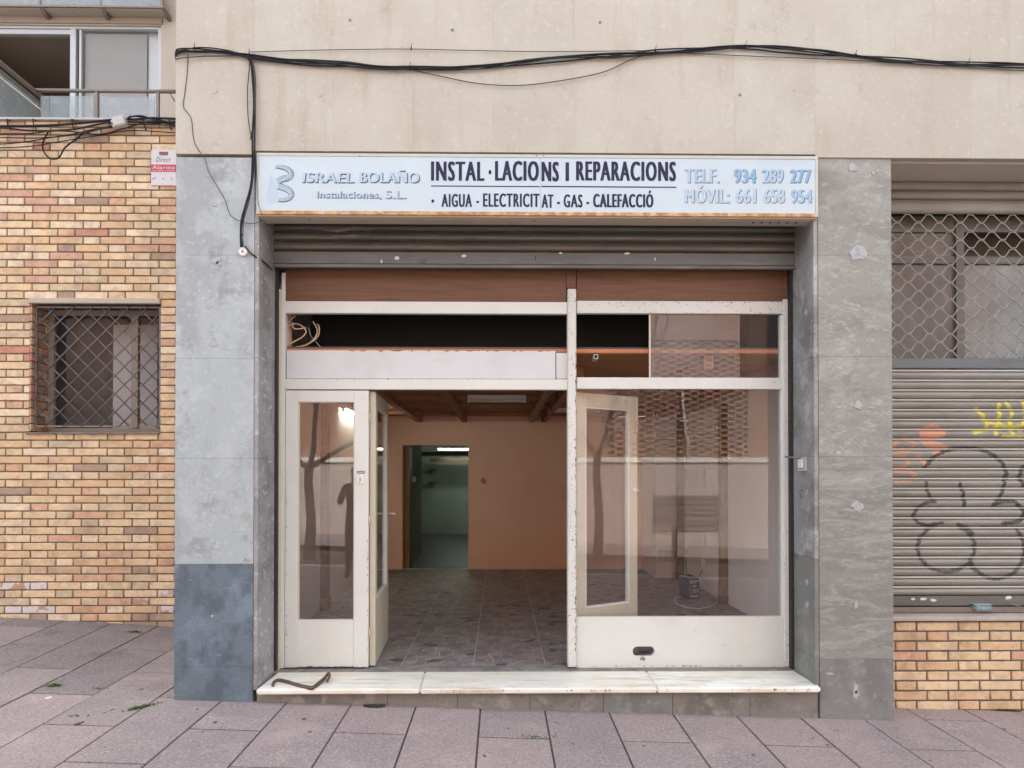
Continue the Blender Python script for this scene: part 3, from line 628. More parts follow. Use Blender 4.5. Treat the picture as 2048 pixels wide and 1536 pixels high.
# ------------------------------------------------------------------ white timber shopfront
sf = thing('shopfront', 'white painted timber shopfront frame with brown boards at its top', 'shopfront', (UX(1067, YF), YF, 0))
D = .05
def fr(name, a, b_, c, d, m='white', y=YF, dp=D, bev=.003): return pbox(name, a, b_, c, d, y, y + dp, M[m], sf, bev)
fr('post', 550, 578, 560.5, 1342, 'cream', YF - .012, .065); fr('post', 561.5, 545, 569.5, 1337, 'white', YF, .05)
fr('post', 1135.5, 577, 1153, 1335, 'white_worn', YF - .02, .09, .006); fr('post', 1133, 540, 1152, 576, 'wood', YF - .005, .05)
fr('post', 1568, 598, 1583, 1334, 'white_worn', YF - .008, .07, .004); fr('post', 1562, 630, 1567.5, 1331, 'white', YF + .006, .05)
fr('post', 1566, 535, 1583, 597, 'wood', YF - .004, .05)
fr('fascia_board', 569, 534, 1133, 603, 'wood', YF + .008, .02); fr('fascia_board', 1153, 534, 1566, 602, 'wood', YF + .008, .02)
fr('rail', 569.5, 603, 1135, 627, 'white'); fr('rail', 1153.5, 602, 1567.5, 627, 'white_worn')
fr('rail', 569.5, 758, 1135, 779, 'white'); fr('rail', 1153.5, 755, 1567.5, 778, 'white')
fr('panel', 573, 701, 1111, 757.5, 'white_dirty', YF + .012, .018, .002); fr('panel', 1112.5, 706, 1135, 757.5, 'white_dirty', YF + .016, .018, .002)
# chipped orange paint on the panel's top edge
ch = MB(); rnd = random.Random(3)
for k in range(22):
    px = 700 + rnd.random() * 410; x, z = U(px, 701, YF + .012); w = rnd.uniform(.008, .035); h = rnd.uniform(.003, .012)
    ch.prism([(x - w, z + .001), (x + w, z + .001), (x + w * .5, z - h * .6), (x, z - h), (x - w * .6, z - h * .5)], YF + .0112, YF + .013)
tag(ch.build('paint_chips', M['orange_trim'], sf), kind='stuff')
# fixed sidelight (left)
sdx = fr('sidelight', 570, 781, 737, 1335.5, 'white', YF + .002, .04)
bpy.data.objects.remove(sdx)
b = MB()
zt, zb_ = UZ(781, YF, 650), UZ(1335, YF, 650); gt, gb = UZ(804, YF, 650), UZ(1241, YF, 650)
xa, xb, xc, xd = UX(570.5, YF), UX(595, YF), UX(708, YF), UX(737, YF)
b.box(xa, xb, YF, YF + .042, zb_, zt); b.box(xc, xd, YF, YF + .042, zb_, zt); b.box(xb + .0005, xc - .0005, YF, YF + .042, gt, zt); b.box(xb + .0005, xc - .0005, YF + .0015, YF + .040, zb_ + .002, gb); b.bevel(.0025)
side = b.build('sidelight', M['white'], sf)
bd = MB(); 
for (q0, q1, r0_, r1_) in ((xb, xb + .012, gb, gt), (xc - .006, xc, gb, gt)): bd.box(q0, q1, YF + .012, YF + .034, r0_, r1_)
bd.box(xb + .012, xc - .006, YF + .012, YF + .034, gb, gb + .006); bd.box(xb + .012, xc - .006, YF + .012, YF + .034, gt - .006, gt)
bd.build('glazing_bead', M['cream'], side)
box('pane', xb + .012, xc - .006, YF + .022, YF + .026, gb + .006, gt - .006, G_front, side)
x, z = U(721, 958, YF)
box('bell_plate', x - .024, x + .024, YF - .008, YF, z - .034, z + .034, M['plastic'], side, .004)
MB().box(x - .009, x + .008, YF - .0115, YF - .0085, z - .018, z + .012).bevel(.002).build('key_switch', M['gplastic'], side)
for dz in (.026, -.027): MB().tube([(x - .006, YF - .0095, z + dz), (x - .006, YF - .008, z + dz)], .0035, 8).build('screw', M['iron'], side)
x, z = U(722, 944.5, YF)
box('name_tag', x - .027, x + .027, YF - .002, YF, z - .009, z + .009, M['dprint'], side)
box('name_print', x - .022, x + .022, YF - .0026, YF - .0021, z - .003, z + .003, M['print'], side)
# lower window
zb0 = UZ(1335, YF, 1360); zt0 = UZ(1234, YF, 1360)
xa, xb = UX(1153.5, YF, 1280), UX(1567.5, YF, 1280)
hx, hz = U(1287.5, 1303, YF); hw, hh = .044, .036
b = MB()
ov = [(hx + (hw if math.cos(a) >= 0 else -hw) + math.cos(a) * hh, hz + math.sin(a) * hh) for a in [2 * math.pi * (k + .5) / 24 for k in range(24)]]
def ringpanel(b, x0, x1, z0, z1, y0, y1):
    out = []
    cx, cz = hx, hz
    for (x, z) in ov:
        dx, dz = x - cx, z - cz; t = min(abs((x1 if dx > 0 else x0) - cx) / max(abs(dx), 1e-6), abs((z1 if dz > 0 else z0) - cz) / max(abs(dz), 1e-6))
        out.append((cx + dx * t, cz + dz * t))
    for i in range(len(ov)):
        j = (i + 1) % len(ov); q = [ov[i], out[i]]
        if abs(out[i][0] - out[j][0]) > 1e-5 and abs(out[i][1] - out[j][1]) > 1e-5:
            q.append((out[i][0] if abs(out[i][0] - x0) < 1e-5 or abs(out[i][0] - x1) < 1e-5 else out[j][0], out[i][1] if abs(out[i][1] - z0) < 1e-5 or abs(out[i][1] - z1) < 1e-5 else out[j][1]))
        q += [out[j], ov[j]]
        fv = [b.bm.verts.new((p[0], y0, p[1])) for p in q]; bv = [b.bm.verts.new((p[0], y1, p[1])) for p in q]
        b.bm.faces.new(fv); b.bm.faces.new(bv[::-1]); n = len(q)
        for a in range(n):
            c = (a + 1) % n
            if a == n - 1 or True: b.bm.faces.new((fv[a], bv[a], bv[c], fv[c]))
ringpanel(b, xa, xb, zb0, zt0, YF + .004, YF + .044)
bmesh.ops.remove_doubles(b.bm, verts=b.bm.verts, dist=1e-5)
win = b.build('panel', M['white'], sf); win['label'] = 'lower white panel with an oval hole'
blob(1285, 1317, 9, 8, YF + .004, M['cement'], win, 'splinter', .004, 5, 7, .5)
gx0, gx1 = UX(1153.5, YF), UX(1562, YF)
box('window_pane', gx0 + .002, gx1 - .002, YF + .020, YF + .025, zt0 + .001, UZ(778.5, YF, 1360), G_win, sf)
bd = MB(); z_ = zt0 + .0005
bd.box(gx0, gx1, YF + .010, YF + .019, z_, z_ + .005); bd.build('glazing_bead', M['cream'], sf)
# fanlight panes: two sliding sheets that overlap, left part open
z0, z1 = UZ(754.5, YF, 1430), UZ(627.5, YF, 1430)
box('window_pane', UX(1303, YF), UX(1482, YF), YF + .020, YF + .024, z0, z1, G_tr, sf)
box('window_pane', UX(1480, YF), gx1 - .002, YF + .030, YF + .034, z0, z1, G_dark, sf)
box('glazing_bead', UX(1299.5, YF), UX(1303, YF), YF + .018, YF + .030, z0, z1, M['cream'], sf)
WORN = mat('bare_brown_wood', (.16, .10, .07), [((.28, .22, .18), 40, .45, .6, .8), ((.07, .045, .035), 60, .55, .7, .7)], .9)
rnd = random.Random(19)
def wear(name, n, fx, size, y, lab=None):
    b = MB()
    for _ in range(n):
        px, py, horiz = fx(rnd.random()); x, z = U(px, py, y); L = size * rnd.uniform(.3, 1.6); t_ = size * rnd.uniform(.12, .38)
        w, h = (L, t_) if horiz else (t_, L); m_ = rnd.randint(6, 9)
        b.prism([(x + w * math.cos(a) * rnd.uniform(.55, 1.1), z + h * math.sin(a) * rnd.uniform(.55, 1.1)) for a in [2 * math.pi * q / m_ for q in range(m_)]], y - .0006, y + .0006)
    tag(b.build(name, WORN, sf), kind='stuff')
wear('worn_edges', 30, lambda t: (602 + 132 * t, 1333.3 + rnd.uniform(-.8, .8), True), .010, YF - .0002)
wear('worn_edges', 34, lambda t: (1160 + 400 * t ** .8, 1332.5 - 1.5 * t + rnd.uniform(-.7, .7), True), .011, YF + .0038)
wear('worn_edges', 60, lambda t: (1151.6 + rnd.uniform(-1.0, .6), 700 + 630 * t, False), .014, YF - .0202)
wear('worn_edges', 60, lambda t: (1581.5 + rnd.uniform(-2.0, .8), 605 + 720 * t, False), .013, YF - .0082)
wear('worn_edges', 26, lambda t: (1165 + 400 * t, 603.5 + rnd.uniform(-.6, 3), True), .009, YF - .0002)
wear('worn_edges', 26, lambda t: (553 + rnd.uniform(-2, 3), 600 + 730 * t, False), .010, YF - .0122)
wear('worn_edges', 30, lambda t: (rnd.choice((572.5, 735)) + rnd.uniform(-.6, .6), 1000 + 330 * t, False), .009, YF - .0002)
wear('worn_edges', 26, lambda t: (580 + 540 * t, 758.5 + rnd.uniform(-.8, 1.4), True), .007, YF - .0002)
# hinges and scars
for py in (835, 1040, 1265):
    x, z = U(741, py, YF); MB().tube([(x - .008, YF - .002, z - .03), (x - .008, YF - .002, z + .03)], .006, 8).build('hinge', M['cream'], sf)
for (px, py) in ((1143, 590), (1143, 668), (1143, 750), (1143, 850), (1551, 764)):
    x, z = U(px, py, YF - .02); yy = YF - .02 if px < 1200 else YF
    MB().tube([(x, yy - .002, z), (x, yy, z)], .004, 8).build('screw', M['iron'], sf)

# door leaves -------------------------------------------------------
def leaf(hinge, far, zb, zt, stile, top, bot, th, flip):
    h = Vector((hinge[0], hinge[1])); f = Vector((far[0], far[1])); d = (f - h); L = d.length; d.normalize(); n = Vector((-d.y, d.x)) * flip
    def xf(u, v, z): return (h.x + d.x * u + n.x * v, h.y + d.y * u + n.y * v, z)
    b = MB(); b.box(0, stile, 0, th, zb, zt, xf); b.box(L - stile, L, 0, th, zb, zt, xf)
    b.box(stile + .0005, L - stile - .0005, .0008, th - .0008, zt - top, zt, xf); b.box(stile + .0005, L - stile - .0005, .001, th - .001, zb, zb + bot, xf); b.bevel(.003)
    o = b.build('door', M['cream'], sf)
    p = MB(); p.box(stile, L - stile, th * .45, th * .55, zb + bot, zt - top, xf); p.build('pane', G_leaf, o)
    q = MB(); e = .012
    q.box(stile, stile + e, .006, th - .006, zb + bot, zt - top, xf); q.box(L - stile - e, L - stile, .006, th - .006, zb + bot, zt - top, xf)
    q.box(stile + e, L - stile - e, .006, th - .006, zb + bot, zb + bot + e, xf); q.box(stile + e, L - stile - e, .006, th - .006, zt - top - e, zt - top, xf)
    q.build('glazing_bead', M['white'], o)
    return o, xf, L
zl0, zl1 = .012, UZ(783, YF + .03)
dl, xfl, LL = leaf((UX(739.5, YF + .04), YF + .045), (UX(767, 1.35, 1000), 1.35), zl0, zl1, .10, .10, .47, .042, -1)
dl['label'] = 'wide left leaf swung open into the shop'
b = MB(); b.box(LL - .075, LL - .035, -.004, 0, .98, 1.12, xfl); b.box(LL - .075, LL - .035, .042, .046, .90, 1.16, xfl); b.build('lock_plate', M['gplastic'], dl)
b = MB(); b.tube([xfl(LL - .055, .046, 1.075), xfl(LL - .055, .095, 1.075)], .008, 8); b.tube([xfl(LL - .055, .09, 1.075), xfl(LL - .09, .10, 1.072), xfl(LL - .15, .10, 1.075)], [.008, .010, .007], 8); b.build('handle', M['plastic'], dl)
b = MB(); b.box(LL - .0005, LL + .002, .012, .030, .92, 1.16, xfl); b.build('strike_plate', M['iron'], dl)
dr, xfr, LR = leaf((UX(1154, YF + .05), YF + .065), (UX(1275, .82, 1000), .82), zl0, zl1, .085, .10, .40, .04, 1)
dr['label'] = 'narrow right leaf swung open behind the window'
b = MB(); b.box(LR - .030, LR - .004, -.010, 0, zl1 - .28, zl1 - .004, xfr); b.build('bolt_cover', M['cream'], dr)
b = MB(); b.tube([xfr(LR - .022, -.014, zl1 - .22), xfr(LR - .022, -.014, zl1 - .19)], .006, 8); b.tube([xfr(LR - .022, -.012, zl1 - .205), xfr(LR + .008, -.022, zl1 - .215)], .004, 6); b.build('bolt', M['gplastic'], dr)
b = MB(); b.tube([xfr(LR - .06, -.008, UZ(981, .8)), xfr(LR + .006, -.012, UZ(981, .8))], .005, 8); b.box(LR - .045, LR - .02, -.010, 0, UZ(984, .8), UZ(977, .8), xfr); b.build('latch', M['plastic'], dr)

# ------------------------------------------------------------------ interior
YB = 6.2; CZ = EYE + .90
XI0, XI1 = -1.90, 2.475
def st_box(name, *a, kind='structure'):
    o = box(name, *a); o['kind'] = kind; return o
iw = thing('interior_wall', None, None, (0, 3, 0), None, 'structure')
box('left_wall', XI0 - .03, XI0, .60, YB, -.1, CZ + .9, M['salmon'], iw)
box('left_jamb', XI0 + .001, -1.56, .475, .62, -.1, CZ + .5, M['salmon'], iw)
box('right_wall', XI1, XI1 + .004, .60, YB, -.1, CZ + .9, M['pinkw'], iw)
box('right_jamb', 2.10, XI1 - .001, .475, .62, -.1, CZ + .5, M['pinkw'], iw)
dx0, dx1, dz1 = -1.46, -.48, EYE + .47
box('back_wall', XI0, dx0, YB, YB + .14, -.1, CZ, M['salmon'], iw)
box('back_wall', dx1, XI1, YB, YB + .14, -.1, CZ, M['salmon'], iw)
box('back_wall', dx0, dx1, YB, YB + .14, dz1, CZ, M['salmon'], iw)
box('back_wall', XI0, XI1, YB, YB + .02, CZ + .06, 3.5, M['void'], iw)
box('pier', 2.12, 2.40, 5.22, YB - .001, -.02, CZ - .02, M['pinkw'], iw)
# back room
box('back_room_wall', -2.0, -1.62, YB + .15, 9.4, -.1, 2.6, M['roomdark'], iw)
box('back_room_wall', -2.0, -1.68, 9.42, 10.8, -.1, 2.6, M['greenw'], iw)
box('back_room_wall', -2.3, -2.2, 10.82, 13.2, -.1, 2.6, M['greenw'], iw)
box('back_room_wall', -2.3, 1.6, 13.2, 13.3, -.1, 2.6, M['greenw'], iw)
box('back_room_wall', 1.6, 1.7, YB + .15, 13.2, -.1, 2.6, M['greenw'], iw)
box('back_room_ceiling', -2.3, 1.7, YB + .145, 13.3, 2.45, 2.6, M['greenw'], iw)
for (y, z) in ((10.2, EYE + .47), (12.6, EYE + .40)): box('ceiling_beam', -1.66, 1.59, y, y + .12, z - .05, z + .03, M['wood'], iw)
sh = thing('wall_shelf', 'upper small dark shelf on the back room wall', 'shelf', (-1.6, 13.1, EYE + .18), 'back room shelves')
for k, (py) in enumerate((941, 966)):
    x0_, z_ = U(857, py, 12.9)
    t = sh if k == 0 else thing('wall_shelf', 'lower small dark shelf on the back room wall', 'shelf', (-1.6, 13.1, z_), 'back room shelves')
    box('shelf_board', x0_, x0_ + .17, 12.85, 13.19, z_, z_ + .03, M['wood'], t)
    MB().prism([(13.19, z_ - .001), (12.95, z_ - .001), (13.19, z_ - .10)], x0_ + .05, x0_ + .07, 'x').build('bracket', M['iron'], t)
box('back_floor', -2.3, 1.6, YB + .14, 13.2, -.08, -.004, CH[3], iw)
lw = thing('wooden_post', 'dark brown wooden post against the left wall seen through the sidelight', 'post', (-1.85, 2.8, 0), 'brown posts inside the shop')
xq = UX(650, 2.9, 1100)
box('post_shaft', XI0 + .002, XI0 + .10, 2.80, 2.95, 0, CZ - .11, M['wood'], lw); box('post_foot', XI0 + .002, XI0 + .11, 2.78, 2.97, 0, .12, M['post'], lw)
for (y, lab) in ((5.06, 'brown wooden post beside the white pier with the sockets'), (3.12, 'brown wooden post nearest the shop window on the right wall')):
    t = thing('wooden_post', lab, 'post', (2.43, y, 0), 'brown posts inside the shop')
    box('post_shaft', 2.395, XI1 - .001, y, y + .10, 0.09, CZ - .11, M['post'], t, .003); box('post_foot', 2.385, XI1 - .001, y - .008, y + .108, 0, .088, M['wood'], t, .003)

blob(967, 962, 13, 12, YB - .0005, mat('wall_smudge', (.42, .20, .13), [((.62, .34, .23), 40, .42, .6, .9)], .85), iw, 'wall_smudge', .0008, 3, 12, .3)
box('jamb_plate', dx0 + .055, dx0 + .13, YB + .6, YB + .62, 1.30, 1.38, M['cream'], iw)
box('broken_jamb', dx0 + .001, dx0 + .085, YB + .145, YB + .50, -.01, dz1 - .02, M['post'], iw)
box('pale_jamb', dx0 - .06, dx0 + .03, YB + .52, YB + 2.4, -.01, dz1 + .3, M['roomdark'], iw)
# floor of crazy paving ------------------------------------------------
fl = thing('floor', None, None, (.3, 3, 0), None, 'structure')
box('grout_bed', XI0, XI1, .50, YB + .14, -.10, -.0015, M['grout'], fl)
rnd = random.Random(11)
cell = .105; tile = .53; xo = -.20
def clip(poly, nx, ny, c):
    out = []
    for i in range(len(poly)):
        a, b_ = poly[i], poly[(i + 1) % len(poly)]; da = a[0] * nx + a[1] * ny - c; db = b_[0] * nx + b_[1] * ny - c
        if da <= 0: out.append(a)
        if (da < 0 < db) or (db < 0 < da):
            t = da / (da - db); out.append((a[0] + (b_[0] - a[0]) * t, a[1] + (b_[1] - a[1]) * t))
    return out
stones = []
per = 7; cs = tile / per
tx0 = math.floor((XI0 - xo) / tile); tx1 = math.ceil((XI1 - xo) / tile); ty1 = math.ceil((YB + .1 - .5) / tile)
for ti in range(tx0, tx1):
    for tj in range(0, ty1):
        bx0, by0 = xo + ti * tile, .5 + tj * tile
        seeds = [(bx0 + (i + .5 + rnd.uniform(-.49, .49)) * cs, by0 + (j + .5 + rnd.uniform(-.46, .46)) * cs) for i in range(per) for j in range(per) if rnd.random() > .20]
        for si, s_ in enumerate(seeds):
            poly = [(max(bx0, XI0) + .0016, by0 + .0014), (min(bx0 + tile, XI1) - .0016, by0 + .0014), (min(bx0 + tile, XI1) - .0016, min(by0 + tile, YB) - .0014), (max(bx0, XI0) + .0016, min(by0 + tile, YB) - .0014)]
            if poly[1][0] - poly[0][0] < .02 or poly[2][1] - poly[1][1] < .02: continue
            for sj_, q in enumerate(seeds):
                if sj_ == si: continue
                dx, dy = q[0] - s_[0], q[1] - s_[1]; d2 = math.hypot(dx, dy)
                if d2 > .42: continue
                nx, ny = dx / d2, dy / d2; mx_, my_ = (s_[0] + q[0]) / 2, (s_[1] + q[1]) / 2
                poly = clip(poly, nx, ny, mx_ * nx + my_ * ny - .0018)
                if len(poly) < 3: break
            if len(poly) >= 3: stones.append(poly)
def inopen(p): 
    cx = sum(a[0] for a in p) / len(p); cy = sum(a[1] for a in p) / len(p)
    return (0 if (-.95 < cx < .56) else 2) + cy + (0 if -.95 < cx < 2.0 else 3)
stones.sort(key=inopen)
def addstone(bm, poly, mi, ox=0, oy=0, h=.0006):
    up = [bm.verts.new((x - ox, y - oy, h)) for x, y in poly]; lo = [bm.verts.new((x - ox, y - oy, -.002)) for x, y in poly]; n = len(poly)
    bm.faces.new(up).material_index = mi
    for i in range(n): bm.faces.new((up[i], lo[i], lo[(i + 1) % n], up[(i + 1) % n])).material_index = mi
chm = lambda: rnd.choices([0, 1, 2, 3], [5, 4, 3, .5])[0]
for p in stones[:295]:
    bm = bmesh.new(); cx = sum(a[0] for a in p) / len(p); cy = sum(a[1] for a in p) / len(p)
    addstone(bm, p, 0, cx, cy, .0002 + rnd.random() * .0006); me = bpy.data.meshes.new('floor_stone'); bm.to_mesh(me); bm.free(); me.materials.append(CH[chm()])
    link('floor_stone', me, (cx, cy, 0), fl)
bm = bmesh.new()
for p in stones[295:]: addstone(bm, p, chm())
me = bpy.data.meshes.new('far_floor_stones'); bm.to_mesh(me); bm.free()
for m in CH: me.materials.append(m)
link('far_floor_stones', me, (0, 0, 0), fl)['kind'] = 'stuff'

# plank ceiling ----------------------------------------------------------
cl = thing('ceiling', None, None, (.3, 3, CZ), None, 'structure')
y = .50; k = 0
while y < YB:
    w = .30; y2 = min(y + w, YB)
    o = box('plank', XI0 + .001, XI1 - .001, y, y2 - .006, CZ + random.uniform(0, .003), CZ + .028, M['ceilwood'], cl, .002)
    y = y2; k += 1
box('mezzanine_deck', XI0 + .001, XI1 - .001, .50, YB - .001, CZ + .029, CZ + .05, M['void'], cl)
box('edge_trim', XI0 + .33, XI1 - .37, .478, .497, UZ(705, .48), UZ(698, .48), M['orange_trim'], cl)
for (x, w) in ((-1.20, .08), (-.54, .07), (.46, .065), (.645, .07), (1.55, .07), (2.2, .07)):
    a = -.0 
    box('rafter', x - w / 2, x + w / 2, .56 if x != .645 else 1.1, YB - .002, CZ - .095, CZ - .002, M['rafter'], cl, .003)
for yj in (1.9, 3.3, 4.3, 5.3):
    xs = [XI0 + .002, -1.245, -.578, .425, .61 - .002, 1.51, 2.16, XI1 - .002]; rw = [-1.16, -.50, .4925, .68, 1.585, 2.235]
    st_ = [XI0 + .002] + rw; en = [-1.24, -.575, .4275, .61, 1.515, 2.165] + [XI1 - .002]
    for a, b_ in zip(st_, en):
        if b_ - a > .03: box('batten', a + .001, b_ - .001, yj, yj + .045, CZ - .045, CZ - .002, M['rafter'], cl)
x, z = U(1192, 713, .475)
b = MB(); s_ = .016
b.box(x - s_, x + s_, .474, .62, z + s_ - .004, z + s_); b.box(x - s_, x + s_, .474, .62, z - s_, z - s_ + .004); b.box(x - s_, x - s_ + .004, .474, .62, z - s_ + .004, z + s_ - .004); b.box(x + s_ - .004, x + s_, .474, .62, z - s_ + .004, z + s_ - .004)
b.build('square_tube', M['signf'], cl)
# dark-coloured unlit space over the mezzanine
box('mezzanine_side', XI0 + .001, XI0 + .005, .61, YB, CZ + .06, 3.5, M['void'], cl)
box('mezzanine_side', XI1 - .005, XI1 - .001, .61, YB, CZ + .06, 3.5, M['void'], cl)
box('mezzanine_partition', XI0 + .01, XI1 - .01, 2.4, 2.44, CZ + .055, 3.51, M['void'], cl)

# lamps -------------------------------------------------------------------
def batten_lamp(label, x0, x1, y0, y1, z, lit):
    LM = M['lamp_off'] if not lit else (M['lamp_back'] if lit == 2 else M['lamp_on'])
    t = thing('tube_lamp', label, 'lamp', ((x0 + x1) / 2, (y0 + y1) / 2, z))
    box('lamp_body', x0, x1, y0, y1, z, z + .045, M['plastic'], t, .003)
    al = (x1 - x0) > (y1 - y0)
    if al:
        ym = (y0 + y1) / 2
        MB().tube([(x0 + .02, ym, z - .018), (x1 - .02, ym, z - .018)], .014, 10).build('tube', LM, t)
        for xx in (x0, x1 - .02): box('end_cap', xx, xx + .02, ym - .018, ym + .018, z - .036, z - .001, M['plastic'], t)
    else:
        xm_ = (x0 + x1) / 2
        MB().tube([(xm_, y0 + .02, z - .018), (xm_, y1 - .02, z - .018)], .014, 10).build('tube', LM, t)
        for yy in (y0, y1 - .02): box('end_cap', xm_ - .018, xm_ + .018, yy, yy + .02, z - .036, z - .001, M['plastic'], t)
    return t
L1a, L1b = UX(935, 3.15, 793), UX(1052, 3.15, 793)
batten_lamp('unlit white tube lamp on the plank ceiling above the doorway', L1a, L1b, 3.12, 3.20, CZ - .06, False)
batten_lamp('unlit white tube lamp on the ceiling, partly hidden by the middle post', UX(1097, 4.4, 813), UX(1097, 4.4, 813) + .65, 4.42, 4.5, CZ - .06, False)
batten_lamp('lit tube lamp along the left wall, seen through the sidelight', -1.86, -1.78, 3.7, 5.0, CZ - .11, True)
batten_lamp('nearer lit tube lamp in the green back room', -1.35, 0.6, 11.0, 11.09, EYE + .60, 2)
batten_lamp('farther lit tube lamp in the green back room', -1.35, 0.6, 12.4, 12.49, EYE + .53, 2)

# things in the shop -----------------------------------------------------
t = thing('socket_panel', 'white panel of six round sockets on the pier inside the shop', 'sockets', (2.25, 5.2, .3))
yp = 5.218
xa, za = U(1314, 1124, yp); xb, zb_ = U(1349.5, 1098, yp)
box('back_plate', xa, xb, yp - .02, yp, za, zb_, M['plastic'], t, .003)
for i in range(3):
    for j in range(2):
        cx = xa + (xb - xa) * (i + .55) / 3.1; cz = za + (zb_ - za) * (j + .5) / 2
        o = MB().tube([(cx, yp - .024, cz), (cx, yp - .0205, cz)], .027, 16).build('socket', M['gplastic'], t)
        MB().tube([(cx, yp - .0265, cz), (cx, yp - .0242, cz)], .021, 16).build('socket_well', M['plastic'], o)
t = thing('wall_plug', 'small white plug adapter on the right wall above the black charger', 'plug', (XI1, 4.1, .2))
yq = 4.05; _, zq = U(1398, 1127, yq)
box('adapter', XI1 - .045, XI1 - .001, yq, yq + .07, zq - .06, zq + .05, M['plastic'], t, .006)
box('prong_plate', XI1 - .05, XI1 - .0455, yq + .01, yq + .06, zq - .03, zq + .02, M['gplastic'], t, .002)
t = thing('junction_plate', 'yellowed wall box beside the brown post near the sockets', 'wall box', (XI1, 5.0, .3))
_, zq = U(1366, 1106, 4.95)
box('box_body', XI1 - .03, XI1 - .001, 4.90, 5.02, zq - .05, zq + .05, M['cwire'], t, .004); box('box_lid', XI1 - .036, XI1 - .0305, 4.915, 5.005, zq - .035, zq + .035, M['cream'], t, .003)
cb = thing('battery_charger', 'black charger box with white printing standing on the shop floor', 'charger', (U(1395, 1190, 3.5)[0], 3.6, 0))
yc = 3.42; xa, zt_ = U(1377, 1157, yc); xb = UX(1399, yc, 1175)
cz1 = .242
def xfc(x, y, z):
    c_, s2 = math.cos(.32), math.sin(.32); dx, dy = x - xa, y - yc; return (xa + dx * c_ - dy * s2 * -1 * -1, yc + dx * s2 + dy * c_, z)
wch = .15; dch = .20
b = MB(); b.box(xa, xa + wch, yc, yc + dch, .004, cz1, xfc).bevel(.006); b.build('case', M['bplastic'], cb)
b = MB(); b.tube([xfc(xa + wch * .5, yc + .02, cz1), xfc(xa + wch * .5, yc + .05, cz1 + .022), xfc(xa + wch * .5, yc + dch - .05, cz1 + .022), xfc(xa + wch * .5, yc + dch - .02, cz1)], .007, 8); b.build('handle', M['bplastic'], cb)
b = MB(); b.box(xa + .012, xa + .018, yc + .004, yc + dch - .01, cz1 + .0005, cz1 + .006, xfc); b.build('edge_strip', M['plastic'], cb)
def lab(u0, u1, z0_, z1_, m): 
    q = MB(); q.box(xa + u0, xa + u1, yc - .002, yc, z0_, z1_, xfc); q.build('print', m, cb)
lab(.012, .075, .198, .208, M['print']); lab(.082, .135, .198, .208, M['print']); lab(.012, .06, .18, .188, M['print']); lab(.07, .105, .18, .187, M['gprint'])
lab(.055, .105, .135, .158, M['greenp'])
for i in range(5): lab(.012, .028, .055 + i * .022, .065 + i * .022, M['gprint'])
for i in range(3):
    for j in range(2): lab(.055 + i * .028, .073 + i * .028, .075 + j * .024, .090 + j * .024, M['print'])
lab(.012, .125, .022, .045, M['print']); lab(.02, .115, .030, .036, M['bplastic'])
pr = smoothpath([(XI1 - .03, 4.07, zq - .18), (XI1 - .05, 4.2, .12), (XI1 - .08, 4.5, .05), (XI1 - .03, 4.85, .12), (XI1 - .02, 4.95, .24)], 8)
_, zplug = U(1398, 1138, 4.08)
pr = smoothpath([(XI1 - .03, 4.08, zplug - .02), (XI1 - .04, 4.2, zplug - .12), (XI1 - .05, 4.45, zplug - .19), (XI1 - .05, 4.72, zplug - .13), (XI1 - .03, 4.88, zplug + .02)], 8)
tag(MB().tube(pr, .005, 6).build('power_cord', M['black']), 'dark cord hanging from the plug adapter on the right wall', 'cord')
def fpt(px, py): s = (py - 953) / EYE; yy = F / s - 5; return (U(px, py, yy)[0], yy, .008)
lp = [fpt(*p) for p in ((1411, 1184), (1428, 1192), (1434, 1205), (1424, 1214), (1395, 1219), (1365, 1214), (1349, 1204), (1357, 1196), (1382, 1193), (1400, 1198))]
tag(MB().tube(smoothpath(lp, 6), .006, 6).build('floor_cable', M['plastic']), 'white cable looped on the floor in front of the black charger', 'cable')
lp = [fpt(*p) for p in ((1385, 1200), (1395, 1207), (1410, 1204), (1420, 1210), (1400, 1214), (1388, 1209), (1400, 1202))]
tag(MB().tube(smoothpath(lp, 5), .004, 5).build('floor_cable', M['gplastic']), 'thin grey wire tangled inside the white cable loop', 'cable')
# cables in the open fanlight
wz = [[(573, 657), (582, 648), (596, 648), (606, 654), (612, 664), (602, 675), (588, 684), (574, 692)], [(573, 652), (580, 640), (592, 632)], [(585, 645), (588, 657), (600, 658), (612, 655)],
      [(590, 694), (612, 691), (628, 678), (634, 660), (626, 643)], [(588, 696), (606, 692), (622, 684), (636, 672), (639, 655), (634, 648)]]
for k, w_ in enumerate(wz):
    pts = smoothpath([(U(a, b_, YF + .10)[0], YF + .10 + .01 * math.sin(i * 1.7 + k), U(a, b_, YF + .10)[1]) for i, (a, b_) in enumerate(w_)], 5)
    lab_ = ['loose cream cable curling from the post at the left end of the fanlight', 'short cream cable end under the fanlight rail at far left', 'small cream cable loop beside the left fanlight post', 'outer right cream cable hanging in the left end of the fanlight', 'cream cable doubled beside the outermost hanging one in the fanlight'][k]
    tag(MB().tube(pts, .005, 6).build('loose_cable', M['cwire']), lab_, 'cable', 'loose cables in the open fanlight')
tag(MB().tube(smoothpath(pcable([(617, 655), (622, 672), (632, 684), (642, 695)], YF + .12), 4), .0025, 5).build('thin_wire', M['gplastic']), 'thin grey wire slanting down in the open fanlight', 'wire')

